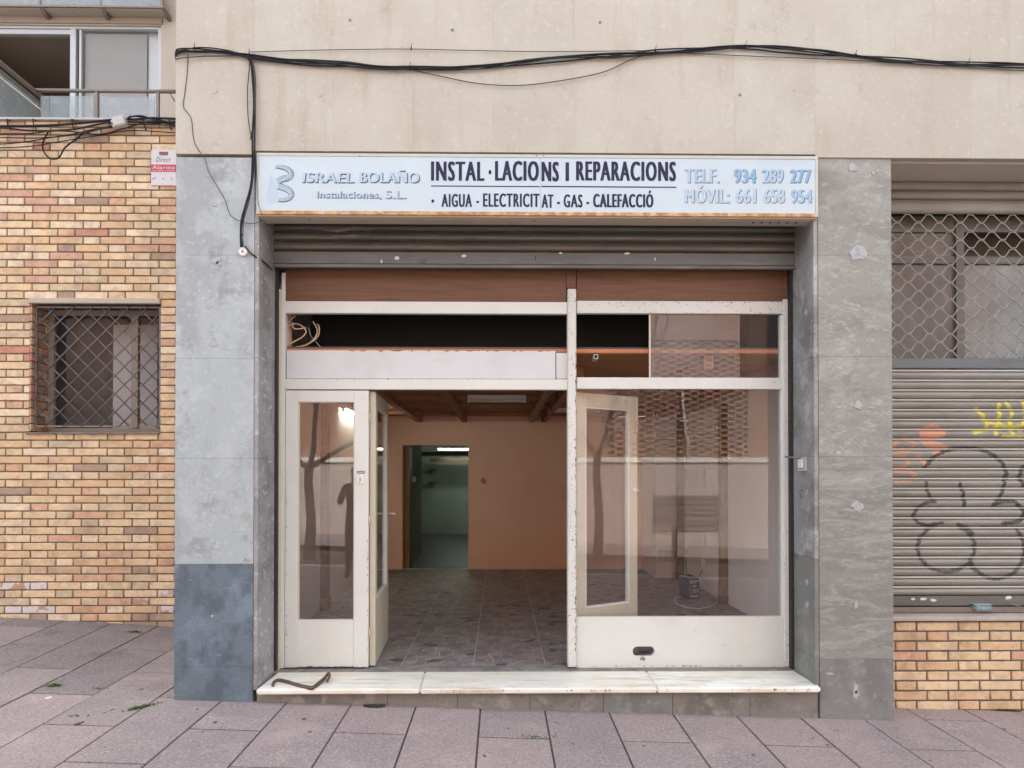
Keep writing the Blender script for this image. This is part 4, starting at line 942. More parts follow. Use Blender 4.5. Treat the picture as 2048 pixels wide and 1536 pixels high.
# ------------------------------------------------------------------ brick walls
def chamfer_brick(L, H, Dp, seed, mats):
    r = random.Random(seed); bm = bmesh.new(); e = .005
    x0, x1, z0, z1 = -L / 2, L / 2, -H / 2, H / 2
    j = lambda a: r.uniform(-a, a)
    c = [(x0, z0), (x1, z0), (x1, z1), (x0, z1)]
    mid = []
    out = [];  inn = []
    for i in range(4):
        a, b_ = c[i], c[(i + 1) % 4]; n = 4 if i % 2 == 0 else 1
        for k in range(n): out.append((a[0] + (b_[0] - a[0]) * k / n, a[1] + (b_[1] - a[1]) * k / n))
    ov_ = []
    for (x, z) in out:
        ov_.append((x * (1 + j(.006)), z * (1 + j(.05))))
        inn.append((x * (1 - 2 * e / L) * (1 + j(.006)), z * (1 - 2 * e / H) * (1 + j(.05))))
    A = [bm.verts.new((x, -.0 + j(.0012), z)) for x, z in inn]; B = [bm.verts.new((x, e + .001, z)) for x, z in ov_]; C = [bm.verts.new((x, Dp, z)) for x, z in ov_]
    n = len(out); bm.faces.new(A)
    for i in range(n):
        k = (i + 1) % n; f = bm.faces.new((A[i], B[i], B[k], A[k])); f.smooth = True; bm.faces.new((B[i], C[i], C[k], B[k]))
    bmesh.ops.recalc_face_normals(bm, faces=bm.faces)
    me = bpy.data.meshes.new('brick'); bm.to_mesh(me); bm.free()
    for m in mats: me.materials.append(m)
    return me
_bc = {}
def lay_bricks(parent, X0, X1, Z0, Z1, Y, holes, course, joint, S, H_, phase, limit, pick, name='stuff_bricks', prio=None):
    rows = int((Z1 - Z0) / course) + 1; items = []
    rnd = random.Random(int(X0 * 100))
    pitch = S + H_
    for r in range(rows):
        za, zb = Z0 + r * course, Z0 + (r + 1) * course - joint
        if za > Z1 - .012: continue
        zb = min(zb, Z1)
        # Flemish bond: headers centred on the stretchers below
        x = X0 - pitch + (phase + (pitch / 2 if r % 2 else 0)) % pitch - pitch; k = 0
        while x < X1:
            L = S if k % 2 == 0 else H_
            segs = [(x, x + L - joint)]
            for (hx0, hx1, hz0, hz1) in holes:
                ns = []
                for (a, b_) in segs:
                    if zb > hz0 + .002 and za < hz1 - .002:
                        if a < hx0: ns.append((a, min(b_, hx0)))
                        if b_ > hx1: ns.append((max(a, hx1), b_))
                    else: ns.append((a, b_))
                segs = ns
            for (a, b_) in segs:
                a, b_ = max(a, X0), min(b_, X1)
                if b_ - a > .018: items.append(((a + b_) / 2, (za + zb) / 2, b_ - a, zb - za, r))
            x += L; k += 1
    items.sort(key=prio if prio else (lambda q: 0))
    bm = bmesh.new()
    for n, (cx, cz, L, H, r) in enumerate(items):
        m = pick(rnd, cx, cz); dy = rnd.uniform(-.0022, .0022); v = rnd.randrange(5)
        key = (round(L, 3), round(H, 4), m.name, v)
        me = _bc.get(key)
        if me is None: me = _bc[key] = chamfer_brick(L, H, .03, hash(key[:2]) % 9999 + v, [m])
        if n < limit: link('brick', me, (cx, Y + dy, cz), parent)
        else:
            ml = BRALL.index(m); st_i = len(bm.faces); tmp = me.copy(); tmp.transform(Matrix.Translation((cx, Y + dy, cz))); bm.from_mesh(tmp); bpy.data.meshes.remove(tmp)
            bm.faces.ensure_lookup_table()
            for f in bm.faces[st_i:]: f.material_index = ml
    if len(bm.faces):
        me = bpy.data.meshes.new('remaining_bricks'); bm.to_mesh(me)
        for m in BRALL: me.materials.append(m)
        link('remaining_bricks', me, (0, 0, 0), parent)['kind'] = 'stuff'
    bm.free()
BRALL = BR + [M['pbrick']]
YL = 1.94
wl = thing('brick_wall', 'tall yellow and orange brick wall left of the shop, with a barred window', 'wall', (-3.8, YL, 0))
wx0, wx1 = UX(60, YL, 730), UX(320, YL, 730); wz0, wz1 = UZ(866, YL, 190), UZ(606, YL, 190)
ZT = UZ(243, YL, 170); XW0, XW1 = -5.4, -2.2
for a in ((XW0, wx0, -.5, ZT), (wx1, XW1, -.5, ZT), (wx0, wx1, -.5, wz0), (wx0, wx1, wz1, ZT)):
    box('mortar_bed', a[0], a[1], YL + .010, YL + .32, a[2], a[3], M['mortar'], wl)
def pickL(r, x, z):
    q = .5 + .5 * mnoise.noise(Vector((x * .8, z * 1.1, 3.3)))
    if .12 < z < .42 and r.random() < .32: return M['pbrick']
    if z < .16 and r.random() < .45: return BR[8]
    w = [6, 6, 5, 2.0, 1.3, .25, 1.6, 2.6, .6]
    if z > 1.9: w = [5, 4, 5, 2.4, 1.7, .4, 1.8, 4, .7]
    if 0.3 < z < 1.6: w = [7, 6, 3.5, 2.2, .8, .3, 1.4, 1.5, .5]
    return r.choices(BR, w)[0]
lay_bricks(wl, XW0, -2.22, -.30, ZT, YL, [(wx0 - .004, wx1 + .004, wz0, wz1 + .02)], .0722, .0105, .3055, .157, .10, 295, pickL, prio=lambda q: (0 if q[2] > .1 else 1) + (0 if -4.66 < q[0] < -3.0 else 3) + abs(q[1] - .9) * .4)
# window in the brick wall
LT = box('window_lintel', wx0 - .01, wx1 + .003, YL - .022, YL + .02, wz1 - .008, UZ(597, YL, 190), M['creamwall'], wl, .006)
SLb = box('window_sill', wx0 - .03, wx1 + .005, YL - .03, YL + .12, UZ(868, YL, 190), wz0 + .003, M['cement'], wl, .006)
box('sill_course', wx0 + .012, wx1, YL + .12, YL + .29, wz0 - .02, wz0 + .012, M['void'], wl)
# brick reveal on the left side
rv = []
z = wz0 + .02; k = 0
while z < wz1 - .02:
    h = min(.0617, wz1 - z)
    for (ya, yb_) in (((.004, .15), (.16, .29)) if k % 2 == 0 else ((.004, .075), (.085, .22), (.23, .29))):
        box('brick', wx0 - .002, wx0 + .010, YL + ya, YL + yb_, z, z + h, BR[random.choice([0, 3, 8, 8, 5])], wl, .002)
    z += .0722; k += 1
wi = thing('window', 'dusty dark window behind a diagonal grille in the brick wall', 'window', ((wx0 + wx1) / 2, YL + .25, (wz0 + wz1) / 2))
yw = YL + .26
b = MB(); fx0 = wx0 + .012
b.box(fx0, fx0 + .05, yw, yw + .04, wz0 + .013, wz1 - .01); b.box(wx1 - .05, wx1, yw, yw + .04, wz0 + .013, wz1 - .01)
b.box(fx0 + .05, wx1 - .05, yw, yw + .04, wz1 - .06, wz1 - .01); b.box(fx0 + .05, wx1 - .05, yw, yw + .04, wz0 + .013, wz0 + .06)
xmid = UX(270, yw, 730); b.box(xmid - .03, xmid + .03, yw - .01, yw + .04, wz0 + .06, wz1 - .06)
b.build('window_frame', M['roomdark'], wi)
box('pane', fx0 + .05, xmid - .03, yw + .018, yw + .022, wz0 + .06, wz1 - .06, G_dark, wi); box('pane', xmid + .03, wx1 - .05, yw + .018, yw + .022, wz0 + .06, wz1 - .06, G_dark, wi)
box('room_back', wx0 - .3, wx1 + .25, YL + .9, YL + .94, wz0 - .2, wz1 + .2, M['void'], wi)
box('room_side', wx0 - .34, wx0 - .3, YL + .325, YL + .9, wz0 - .2, wz1 + .2, M['post'], wi); box('room_side', wx1 + .25, wx1 + .29, YL + .325, YL + .9, wz0 - .2, wz1 + .2, M['void'], wi)
box('room_top', wx0 - .34, wx1 + .29, YL + .325, YL + .94, wz1 + .201, wz1 + .24, M['void'], wi); box('room_base', wx0 - .34, wx1 + .29, YL + .325, YL + .94, wz0 - .24, wz0 - .201, M['void'], wi)
box('curtain', xmid - .33, xmid + .1, YL + .5, YL + .51, wz0 - .1, wz1 - .1, M['gplastic'], wi)
gr = thing('window_grille', 'grey iron grille of crossed diagonal bars over the window in the brick wall', 'grille', ((wx0 + wx1) / 2, YL + .05, (wz0 + wz1) / 2))
yg = YL + .045
gx0_, gx1_ = UX(70.5, yg, 730), UX(321, yg, 730); gz0, gz1 = UZ(854, yg, 190), UZ(613, yg, 190)
b = MB(); r_ = .008
b.box(gx0_, gx0_ + .014, yg, yg + .014, gz0, gz1); b.box(gx1_ - .014, gx1_, yg, yg + .014, gz0, gz1); b.box(gx0_ + .014, gx1_ - .014, yg, yg + .014, gz0, gz0 + .014); b.box(gx0_ + .014, gx1_ - .014, yg, yg + .014, gz1 - .014, gz1)
b.build('grille_frame', M['iron'], gr)
w_, h_ = gx1_ - gx0_, gz1 - gz0; pit = 36.3 * (yg + 5) / F
def diag(sign, yy):
    k = -12
    while k * pit < w_ + h_ + 1:
        c = k * pit + .02
        # line: x - sign*z = const within the rectangle
        pts = []
        if sign > 0:    # rising right: x = c - h + z
            t0, t1 = max(0, h_ - c - 0), min(h_, w_ + h_ - c)
            if t1 - t0 > .03: pts = [(c - h_ + t0, t0), (c - h_ + t1, t1)]
        else:           # falling right: x = c - z
            t0, t1 = max(0, c - w_), min(h_, c)
            if t1 - t0 > .03: pts = [(c - t0, t0), (c - t1, t1)]
        if pts:
            MB().tube([(gx0_ + pts[0][0], yy, gz0 + pts[0][1]), (gx0_ + pts[1][0], yy, gz0 + pts[1][1])], .0062, 6).build('bar', M['iron'], gr)
        k += 1
diag(1, yg + .002); diag(-1, yg + .014)
# ledge on top
tag(box('wall_coping', XW0, -2.2, YL - .035, YL + .5, ZT + .001, UZ(235, YL - .035, 170), M['ledge'], wl, .003))
# alarm plate
ya = YL - .012
ap = thing('alarm_plate', 'white and red alarm company plate on the brick wall beside the left pillar', 'sign', (UX(328, ya, 335), ya, UZ(335, ya, 328)))
pbox('plate', 302, 299.5, 352.5, 371, ya, ya + .008, M['alarmw'], ap, .003)
pbox('red_band', 301.5, 329, 352.5, 344, ya - .0012, ya - .0001, M['red'], ap)
pbox('logo_block', 318.5, 303.5, 336, 310, ya - .0012, ya - .0001, M['dprint'], ap); pbox('logo_line', 318.5, 311, 336, 312.2, ya - .0012, ya - .0001, M['gprint'], ap)
lettering('●●●', 320, 305, 334, 308, ya - .0013, M['red'], ap, 'logo_print', 0)
lettering('Direct', 312, 314, 341, 324, ya - .0001, M['dprint'], ap, 'script_lettering', -.002, 1.15, .35, .001)
lettering('Alarma', 304.5, 331, 350, 338.5, ya - .0013, M['alarmw'], ap, 'lettering', .03, 1.05, 0, .001)
lettering('con Aviso a Policía', 305, 339.6, 349.5, 343.2, ya - .0013, M['alarmw'], ap, 'lettering', .02, 1.1, 0, .001)
def pic(l): MB().prism([U(a, b_, ya) for a, b_ in l], ya - .001, ya).build('icon', M['gprint'], ap)
pic([(304, 356), (312, 354), (313, 356.5), (309, 359), (305, 360)]); pic([(323, 356), (329, 356), (326, 360)]); pic([(340, 360), (342.5, 354), (343.5, 354), (346, 360), (344.5, 360), (343, 357), (341.5, 360)])

# ------------------------------------------------------------------ terrace and apartment upper left
tr = thing('terrace_balustrade', 'frosted glass balustrade with bronze rails on the terrace above the brick wall', 'balustrade', (-4, 3.3, ZT))
yr = 3.29; zr = UZ(182, yr, 200); zg = UZ(193, yr, 200)
xe = UX(352, yr); xs = -5.12
MB().tube([(xs, yr, zr), (xe + .4, yr, zr)], .022, 8).build('handrail', M['rail'], tr)
for px in (194, 316): 
    x = UX(px, yr, 210); box('post', x - .016, x + .016, yr - .02, yr + .02, ZT + .03, zr - .02, M['rail'], tr)
for a, b_ in ((100, 188), (200, 309)): box('glass_panel', UX(a, yr, 210), UX(b_, yr, 210), yr - .006, yr + .006, ZT + .04, zg, G_frost, tr)
box('glass_panel', UX(82, yr, 210), UX(99, yr, 210), yr - .006, yr + .006, ZT + .04, zg, G_frost, tr)
x, z = U(340, 186, yr); MB().tube([(x, yr, zr - .02), (x + .03, yr + .05, zr - .08)], .007, 6).build('rail_bracket', M['rail'], tr)
dv = thing('divider_balustrade', 'frosted glass side screen with a dark slanting-looking rail on the terrace', 'balustrade', (-5.11, 3, ZT))
xd_ = -5.12
box('handrail', xd_ - .025, xd_ + .025, YL + .2, 4.6, zr - .03, zr, M['rail'], dv, .004); box('lower_rail', xd_ - .012, xd_ + .012, YL + .2, 4.6, zr - .115, zr - .085, M['rail'], dv)
for yy in (2.3, 3.45, 4.5): box('post', xd_ - .02, xd_ + .02, yy, yy + .05, ZT + .03, zr - .03, M['rail'], dv)
for a, b_ in ((YL + .22, 2.29), (2.36, 3.44), (3.51, 4.49)): box('glass_panel', xd_ - .005, xd_ + .005, a, b_, ZT + .05, zr - .12, G_frost, dv)
box('terrace_floor', -9, -2.21, YL + .505, 5.0, ZT - .2, ZT - .02, M['render'], None)['kind'] = 'structure'
ab = thing('apartment_building', 'cream rendered apartment front with white sliding window above the brick wall', 'building', (-5, 5, ZT))
YA = 5.0
ax0, ax1, az0, az1 = UX(-60, YA, 150), UX(322, YA, 150), ZT - .02, UZ(50, YA, 160)
for a in ((-16, ax0, az0, 15), (ax1, -1.9, az0, 15), (ax0, ax1, az1, 15)): box('wall', a[0], a[1], YA, YA + .3, a[2], a[3], M['creamwall'], ab)  # unseen upper walls raised to block the sun
# window frame and panes
fo = MB(); yf = YA + .03
f0, f1 = ax0, ax1
fo.box(f0, f1, yf, yf + .07, UZ(57, yf, 160), az1 - .002)
fo.box(UX(316, yf, 150), f1 - .001, yf, yf + .07, az0 + .03, UZ(57, yf, 160) - .001)
wf = fo.build('window', M['alu'], ab)
sa = MB(); ys = yf + .02
sa.box(UX(-60, ys), UX(142, ys), ys, ys + .04, UZ(68, ys, 100), UZ(59, ys, 100)); sa.build('sash', M['alu'], wf)
sb = MB(); sb.box(UX(141, ys, 150), UX(152, ys, 150), ys - .012, ys + .045, az0 + .03, UZ(52.5, ys, 160)); sb.box(UX(153.5, ys), UX(158, ys), ys, ys + .04, az0 + .03, UZ(59, ys, 160))
sb.box(UX(158.2, ys), UX(315, ys), ys, ys + .04, UZ(60, ys, 230), UZ(54, ys, 230)); sb.build('sash', M['alu'], wf)
box('pane', UX(158.5, ys), UX(315.5, ys), ys + .018, ys + .024, az0 + .03, UZ(60.2, ys, 230), G_clear, wf)
box('roller_blind', UX(160, ys), UX(285, ys), ys + .07, ys + .08, az0 + .03, UZ(62, ys, 230), M['blind'], wf)
box('sky_reflection_sheet', UX(286, ys), UX(322, ys), ys + .10, ys + .11, az0 + .03, UZ(56, ys, 230), M['alu'], wf)  # white sheet stands in for sky reflected in the pane
box('window_head', f0, f1 + .02, YA - .02, YA - .001, az1 + .015, UZ(38, YA, 160), M['roomdark'], ab)
box('room_ceiling', f0 - .5, f1 + .4, YA + .31, 8.5, az1 + .02, az1 + .06, M['roomdark'], ab); box('room_back', f0 - .5, f1 + .4, 8.5, 8.55, az0 - .3, az1 + .06, M['roomdark'], ab)
box('room_side', f0 - .54, f0 - .501, YA + .31, 8.5, az0 - .3, az1, M['roomdark'], ab); box('room_side', f1 + .401, f1 + .44, YA + .31, 8.5, az0 - .3, az1, M['roomdark'], ab); box('room_floor', f0 - .5, f1 + .4, YA + .31, 8.5, az0 - .3, az0 - .26, M['roomdark'], ab)
# upper balcony
ub = thing('upper_balcony', 'glass fronted balcony with bronze brackets at the top left corner', 'balcony', (-5, 4.5, UZ(13, 4.75)))
yu = 4.80; zu = UZ(12, yu, 160); xu = UX(327, yu, 10)
box('balcony_slab', -9.5, xu - .02, yu + .03, YA - .001, zu - .02, zu + .12, M['creamwall'], ub)
MB().box(-9.5, xu, yu, yu + .028, zu - .012, zu + .012).build('bottom_rail', M['rail'], ub)
for a, b_ in ((-90, 77), (81, 199), (203, 321)): box('glass_panel', UX(a, yu, 5), UX(b_, yu, 5), yu + .006, yu + .018, zu + .013, zu + 1.0, G_frost, ub)
for px in (79, 201, 324):
    x = UX(px, yu, 5); box('baluster', x - .012, x + .012, yu, yu + .03, zu + .013, zu + 1.05, M['rail'], ub)
    MB().prism([(yu + .01, zu - .013), (YA - .01, zu - .021), (YA - .01, zu - .075), (yu + .09, zu - .065)], x - .005, x + .04, 'x').build('bracket', M['rail'], ub)

# ------------------------------------------------------------------ shop on the right
YQ = .29
wr = thing('low_brick_wall', 'low yellow brick wall under the closed shutter on the right', 'wall', (4, YQ, -.1))
zt_ = UZ(1241, YQ, 1915)
box('mortar_bed', XR1 - .02, 7.5, YQ + .010, YQ + .25, -.7, zt_, M['mortar'], wr)
def pickR(r, x, z): return r.choices([BR[0], BR[1], BR[2], BR[3], BR[5]], [7, 6, 2, 2.0, .3])[0]
lay_bricks(wr, XR1 - .02, 5.6, zt_ - 12 * .0702 - .001, zt_ - .004, YQ, [], .0702, .0115, .2995, .152, .12, 200, pickR, prio=lambda q: q[0])
ss = thing('window_sill', 'grey stone sill above the low brick wall on the right', 'sill', (4, .3, zt_))
zs = UZ(1234, YQ - .03, 1915)
for a, b_ in ((XR1 + .002, 4.2), (4.203, 7.5)):
    b = MB()
    def xfs(x, y, z): return (x, y, z + (y - YQ + .03) * .16)
    b.box(a, b_, YQ - .03, YQ + .17, zt_ + .001, zs, xfs); b.bevel(.004); b.build('stone_slab', mat('sill_stone', (.42, .37, .33), [((.32, .28, .25), 6, .45, .7, .7), ((.5, .46, .42), 20, .55, .7, .5)], .7, .2, 80), ss)
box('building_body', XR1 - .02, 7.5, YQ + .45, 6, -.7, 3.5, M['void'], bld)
r2 = thing('roller_shutter', 'closed grey beige roller shutter with graffiti and an open mesh top on the right', 'roller shutter', (4, YQ + .05, 1))
Y2 = .36; X20, X21 = XR1 + .004, 5.2
box('end_plate', XR1 + .004, 5.3, YQ + .25, YQ + .30, UZ(352, .3), 3.5, M['steel_dark'], bld)
# three box slats on top
SR = M['shut_r']
def prof_slat(z0, z1, mats, name, n_x, label=None, big=True):
    h = z1 - z0
    pf = [(.014, 0), (.004, .02), (-.004, .10), (-.012, .26), (-.016, .42), (-.013, .56), (-.005, .66), (.002, .71), (.0035, .735), (-.002, .76), (-.010, .80), (-.012, .86), (-.010, .93), (.0, .965), (.010, .985)] if big else \
         [(.014, 0), (-.006, .06), (-.010, .3), (-.012, .6), (-.008, .86), (.002, .93), (.006, 1)]
    pf = [(Y2 + a, z0 + b_ * h) for a, b_ in pf]; n = len(pf)
    xs_ = np.linspace(X20, UX(2075, Y2), n_x) if n_x > 2 else np.array([X20, X21])
    if n_x > 2: xs_ = np.append(xs_, X21)
    V = [(x, a, b_) for x in xs_ for a, b_ in pf]; Fc = []; MI = []
    for i in range(len(xs_) - 1):
        for j in range(n - 1):
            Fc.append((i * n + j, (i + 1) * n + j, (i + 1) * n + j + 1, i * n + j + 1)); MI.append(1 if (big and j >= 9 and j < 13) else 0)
    me = bpy.data.meshes.new(name); o0 = Vector(((X20 + X21) / 2, Y2, (z0 + z1) / 2))
    me.from_pydata([Vector(v) - o0 for v in V], [], Fc)
    me.materials.append(mats[0]); me.materials.append(mats[1]); me.polygons.foreach_set('material_index', MI)
    me.polygons.foreach_set('use_smooth', [True] * len(Fc))
    if n_x > 2: paint_attr(me, np.array(V), n)
    o = link(name, me, o0, r2)
    if label: o['label'] = label
    return o
# graffiti strokes in photo pixels: (points, half width, colour, strength)
def circ(cx, cy, rx, ry, a0, a1, n=14): return [(cx + rx * math.cos(R(a)), cy + ry * math.sin(R(a))) for a in np.linspace(a0, a1, n)]
K = (.022, .020, .022); OR = (.62, .30, .17); OR2 = (.50, .19, .08); YE = (.66, .60, .05)
strokes = [(circ(1927, 950, 82, 54, 196, 368), 4.2, K, .85), ([(2006, 950), (2004, 975), (1994, 998), (1984, 1010)], 4, K, .85), ([(1849, 965), (1851, 982), (1858, 996)], 3.6, K, .8),
           ([(1866, 1003), (1848, 1006), (1832, 1016), (1822, 1032), (1832, 1046), (1850, 1051), (1880, 1046)], 3.8, K, .85), ([(1916, 968), (1922, 985), (1925, 1012)], 4, K, .9),
           ([(1983, 1010), (2000, 1003), (2025, 1004), (2042, 1020), (2043, 1036), (2030, 1044), (2002, 1047)], 4.2, K, .88),
           (circ(1888, 1096, 57, 48, -60, 250, 20), 4, K, .8), ([(1912, 1049), (1930, 1056), (1941, 1068)], 4, K, .8),
           (circ(1988, 1100, 56, 58, -42, 160, 20), 4, K, .82), ([(1935, 1128), (1945, 1142)], 4, K, .8), ([(2054, 925), (2040, 938), (2034, 955), (2044, 972), (2056, 978)], 4.2, K, .85), ([(1960, 1053), (2010, 1052)], 2.2, K, .4),
           ([(1845, 866), (1862, 856), (1880, 866), (1862, 872), (1846, 876)], 9, OR, .85), ([(1848, 884), (1870, 892), (1886, 898)], 8, OR, .8), ([(1868, 910), (1882, 905), (1888, 897)], 7, OR, .8), ([(1842, 860), (1880, 858)], 5, OR2, .7),
           (circ(1806, 891, 20, 12, 0, 330, 16), 3.6, OR, .8), ([(1786, 912), (1808, 914), (1815, 924), (1806, 934), (1786, 938)], 4, OR, .75), ([(1834, 912), (1844, 924), (1850, 934)], 4.2, OR, .85),
           ([(1788, 942), (1812, 942), (1828, 950), (1820, 960), (1788, 962)], 3.4, OR, .75),
           ([(1950, 818), (1962, 832), (1970, 845), (1971, 858), (1946, 866)], 4, YE, .85), ([(1966, 842), (1990, 850), (2010, 854), (2046, 851)], 3.4, YE, .85), ([(1995, 810), (1996, 840), (1992, 852), (1988, 868)], 4.2, YE, .9),
           ([(2010, 807), (2022, 822), (2016, 850), (2022, 868)], 3.8, YE, .85), ([(2003, 872), (2050, 873)], 3, YE, .8), ([(2044, 806), (2050, 830), (2042, 850)], 4, YE, .85), ([(1972, 862), (2000, 850), (2040, 862)], 2.6, YE, .7)]
def paint_attr(me, V, n):
    # place -> photo pixels for this plane (used only to lay the drawing out on the shutter)
    s = F / (V[:, 1] + 5); px = None
    A = np.array([U(1780, 700, Y2), U(2060, 700, Y2), U(1780, 1240, Y2)]); 
    px = 1780 + (V[:, 0] - A[0][0]) / (A[1][0] - A[0][0]) * 280
    py = 700 + (V[:, 2] - A[0][1]) / (A[2][1] - A[0][1]) * 540
    col = np.zeros((len(V), 4)); P = np.stack([px, py], 1)
    nz_ = np.array([mnoise.noise(Vector((a * .22, b_ * .22, 1))) for a, b_ in P])
    for pts, hw, c, stg in strokes:
        pts = np.array(pts); d = np.full(len(V), 1e9)
        for a, b_ in zip(pts, pts[1:]):
            ab_ = b_ - a; t = np.clip(((P - a) @ ab_) / max(ab_ @ ab_, 1e-9), 0, 1); q = a + t[:, None] * ab_
            d = np.minimum(d, np.hypot(*(P - q).T))
        w = np.clip((hw + nz_ * 1.4 - d) / 1.6 + .5, 0, 1) * stg
        k = w > col[:, 3]
        col[k, :3] = c; col[:, 3] = np.maximum(col[:, 3], w)
    jj = np.arange(len(V)) % n; col[:, 3] *= np.where(jj >= 9, .45, 1.0) * np.clip(1.0 + .5 * nz_, .5, 1)
    m = col[:, 3] <= 0; col[m, :3] = .3
    at = me.attributes.new('paint', 'FLOAT_COLOR', 'POINT'); at.data.foreach_set('color', col.ravel())
for pa, pb in ((352, 362), (362, 381), (381, 399)): prof_slat(UZ(pb, Y2, 1915), UZ(pa, Y2, 1915) - .002, [M['shut_plain'], M['shut_plain']], 'slat', 2, None, False)
prof_slat(UZ(427, Y2, 1915), UZ(400, Y2, 1915), [M['shut_plain'], M['shut_plain']], 'slat', 2, 'wide flat slat above the mesh', False)
box('mesh_rail', X20, X21, Y2 - .012, Y2 + .010, UZ(737, Y2, 1915), UZ(717, Y2, 1915), M['steel'], r2, .003)
ztop, zbot = UZ(739, Y2, 1915), UZ(1191, Y2, 1915); ns = 23; hs = (ztop - zbot) / ns
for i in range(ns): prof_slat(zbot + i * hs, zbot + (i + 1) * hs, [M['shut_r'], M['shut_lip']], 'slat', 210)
box('bottom_bar', X20, X21, Y2 - .014, Y2 + .012, UZ(1211, Y2, 1915), UZ(1191.5, Y2, 1915), M['steel_dark'], r2, .003)
box('threshold_rail', X20, X21, Y2 - .03, Y2 + .06, UZ(1224, Y2, 1915), UZ(1213, Y2, 1915), M['rail'], r2, .003)
for k, (px, py, w, h) in enumerate(((1846, 1198, 14, 6), (1866, 1200, 14, 7), (2016, 1195, 14, 7), (1826, 1198, 8, 5))): blob(px, py, w, h, Y2 - .014, M['paper'], r2, 'paper_scrap', .0015, k, 6, .3)
# hexagonal rod mesh
xh0 = UX(1774, Y2, 570); pw = 43.0 * (Y2 + 5) / F; ph_ = 17.1; amp = 7.6 * (Y2 + 5) / F
for k in range(17):
    yc_ = UZ(437 + ph_ * k, Y2, 1915); sgn = 1 if k % 2 == 0 else -1; pts = []
    nn = 9 + int((X21 - xh0) / pw)
    for i in range(nn):
        bx = xh0 + i * pw
        for (f_, v) in ((-.11, 1), (.11, 1), (.39, -1), (.61, -1)):
            x = bx + f_ * pw
            if X20 < x < X21: pts.append((x, Y2 + (.004 if v * sgn > 0 else -.004), yc_ + v * sgn * amp))
    if len(pts) > 1:
        if pts[0][0] > X20 + .002: pts = [(X20, pts[0][1], pts[0][2])] + pts
        MB().tube(pts, .0042, 5).build('grille_rod', M['grille'], r2)
# window behind the mesh
wv = thing('display_window', 'dark framed shop window behind the metal mesh on the right', 'window', (4, .55, 2))
yv = .50
b = MB(); vx = UX(1919, yv, 600)
b.box(X20, X21, yv, yv + .05, UZ(527, yv, 1915), UZ(513, yv, 1915)); b.box(vx - .03, vx + .03, yv - .012, yv + .05, 1.0, UZ(428, yv, 1915)); b.box(X20, X21, yv, yv + .05, UZ(428, yv), 3.2)
b.build('window_frame', M['steel_dark'], wv)
GW = glass('hazy_shop_glass', .34, (.33, .325, .31), .02, .03)
GW2 = glass('hazier_shop_glass', .40, (.43, .455, .45), .03, .03)
box('pane', X20, vx - .03, yv + .02, yv + .025, 1.0, UZ(528, yv, 1915), GW, wv); box('pane', vx + .03, X21, yv + .02, yv + .025, 1.0, UZ(528, yv, 1915), GW2, wv)
box('pane', X20, vx - .03, yv + .02, yv + .025, UZ(512, yv, 1915), UZ(428, yv), GW, wv); box('pane', UX(1940, yv, 450), X21, yv + .02, yv + .025, UZ(462, yv, 1990), UZ(428, yv), GW, wv)
# sponge and short rod on the sill
sp = thing('sponge', 'faded blue scouring sponge lying on the right-hand sill', 'sponge', (UX(1965, .3, 1213), .3, UZ(1222, .3, 1965)))
x, z = U(1965, 1221, YQ + .03)
b = MB(); b.box(x - .066, x + .062, YQ + .01, YQ + .075, z, z + .040); b.bevel(.010, 2); b.build('sponge_body', M['sponge'], sp)
b = MB(); b.box(x - .062, x + .058, YQ + .014, YQ + .071, z + .0405, z + .046); b.build('scouring_layer', mat('pale_blue_scourer', (.30, .38, .39), [((.22, .28, .28), 40, .45, .65, .7)], .9), sp)
tag(MB().tube(pcable([(2018, 1207), (2040, 1213)], YQ + .06), .007, 8).build('metal_pin', M['iron']), 'short grey metal pin lying against the right shutter', 'pin')

# ------------------------------------------------------------------ small things on the shopfront
# key switch on the right reveal
XRV = UX(1638, 0) - .032
ks = thing('key_switch', 'metal key switch box with a lever on the right stone reveal', 'switch', (XRV, .25, UZ(926, .2)))
ya0, ya1 = .13, .24; _, zc = U(1606, 927, .17)
box('base_plate', XRV - .012, XRV + .001, ya0 - .02, ya1 + .015, zc - .055, zc + .045, M['gplastic'], ks, .003)
box('rocker', XRV - .024, XRV - .0125, ya0 + .02, ya1 - .02, zc - .03, zc + .03, M['plastic'], ks, .003)
MB().tube([(XRV - .012, .20, zc + .035), (XRV - .06, .26, zc + .046), (XRV - .085, .29, zc + .050)], [.006, .007, .005], 8).build('lever', M['iron'], ks)
# small hook on the reveal lower down
xh, zh = XRV - .004, UZ(985, .25)
tag(MB().tube([(XRV, .2, zh + .02), (XRV - .02, .2, zh + .01), (XRV - .015, .2, zh - .03), (XRV, .2, zh - .035)], .003, 6).build('wall_hook', M['iron']), 'tiny bent metal hook on the right stone reveal below the key switch', 'hook')
for k, (px, py) in enumerate(((1612, 624), (1606, 1165), (1612, 1210), (1610, 985))):
    z = UZ(py, .15); b = MB(); b.prism([(.13 + .02 * math.cos(a) * (1 + .3 * math.sin(2 * a + k)), z + .022 * math.sin(a)) for a in [2 * math.pi * q / 9 for q in range(9)]], XRV - .002, XRV + .003, 'x')
    b.build('plaster_patch', M['patch'], bpy.data.objects['stone_pillar.001'])
# insulator knob on the left pillar
ins = thing('cable_insulator', 'round white insulator knob on the left pillar', 'insulator', (UX(486, 0, 504), -.01, UZ(504, 0, 486)))
x, z = U(486, 504, -.01)
MB().tube([(x, .0, z), (x, -.012, z), (x, -.020, z)], [.030, .030, .022], 16).build('knob', M['plastic'], ins); MB().tube([(x, -.024, z), (x, -.0202, z)], .007, 8).build('screw', M['iron'], ins)
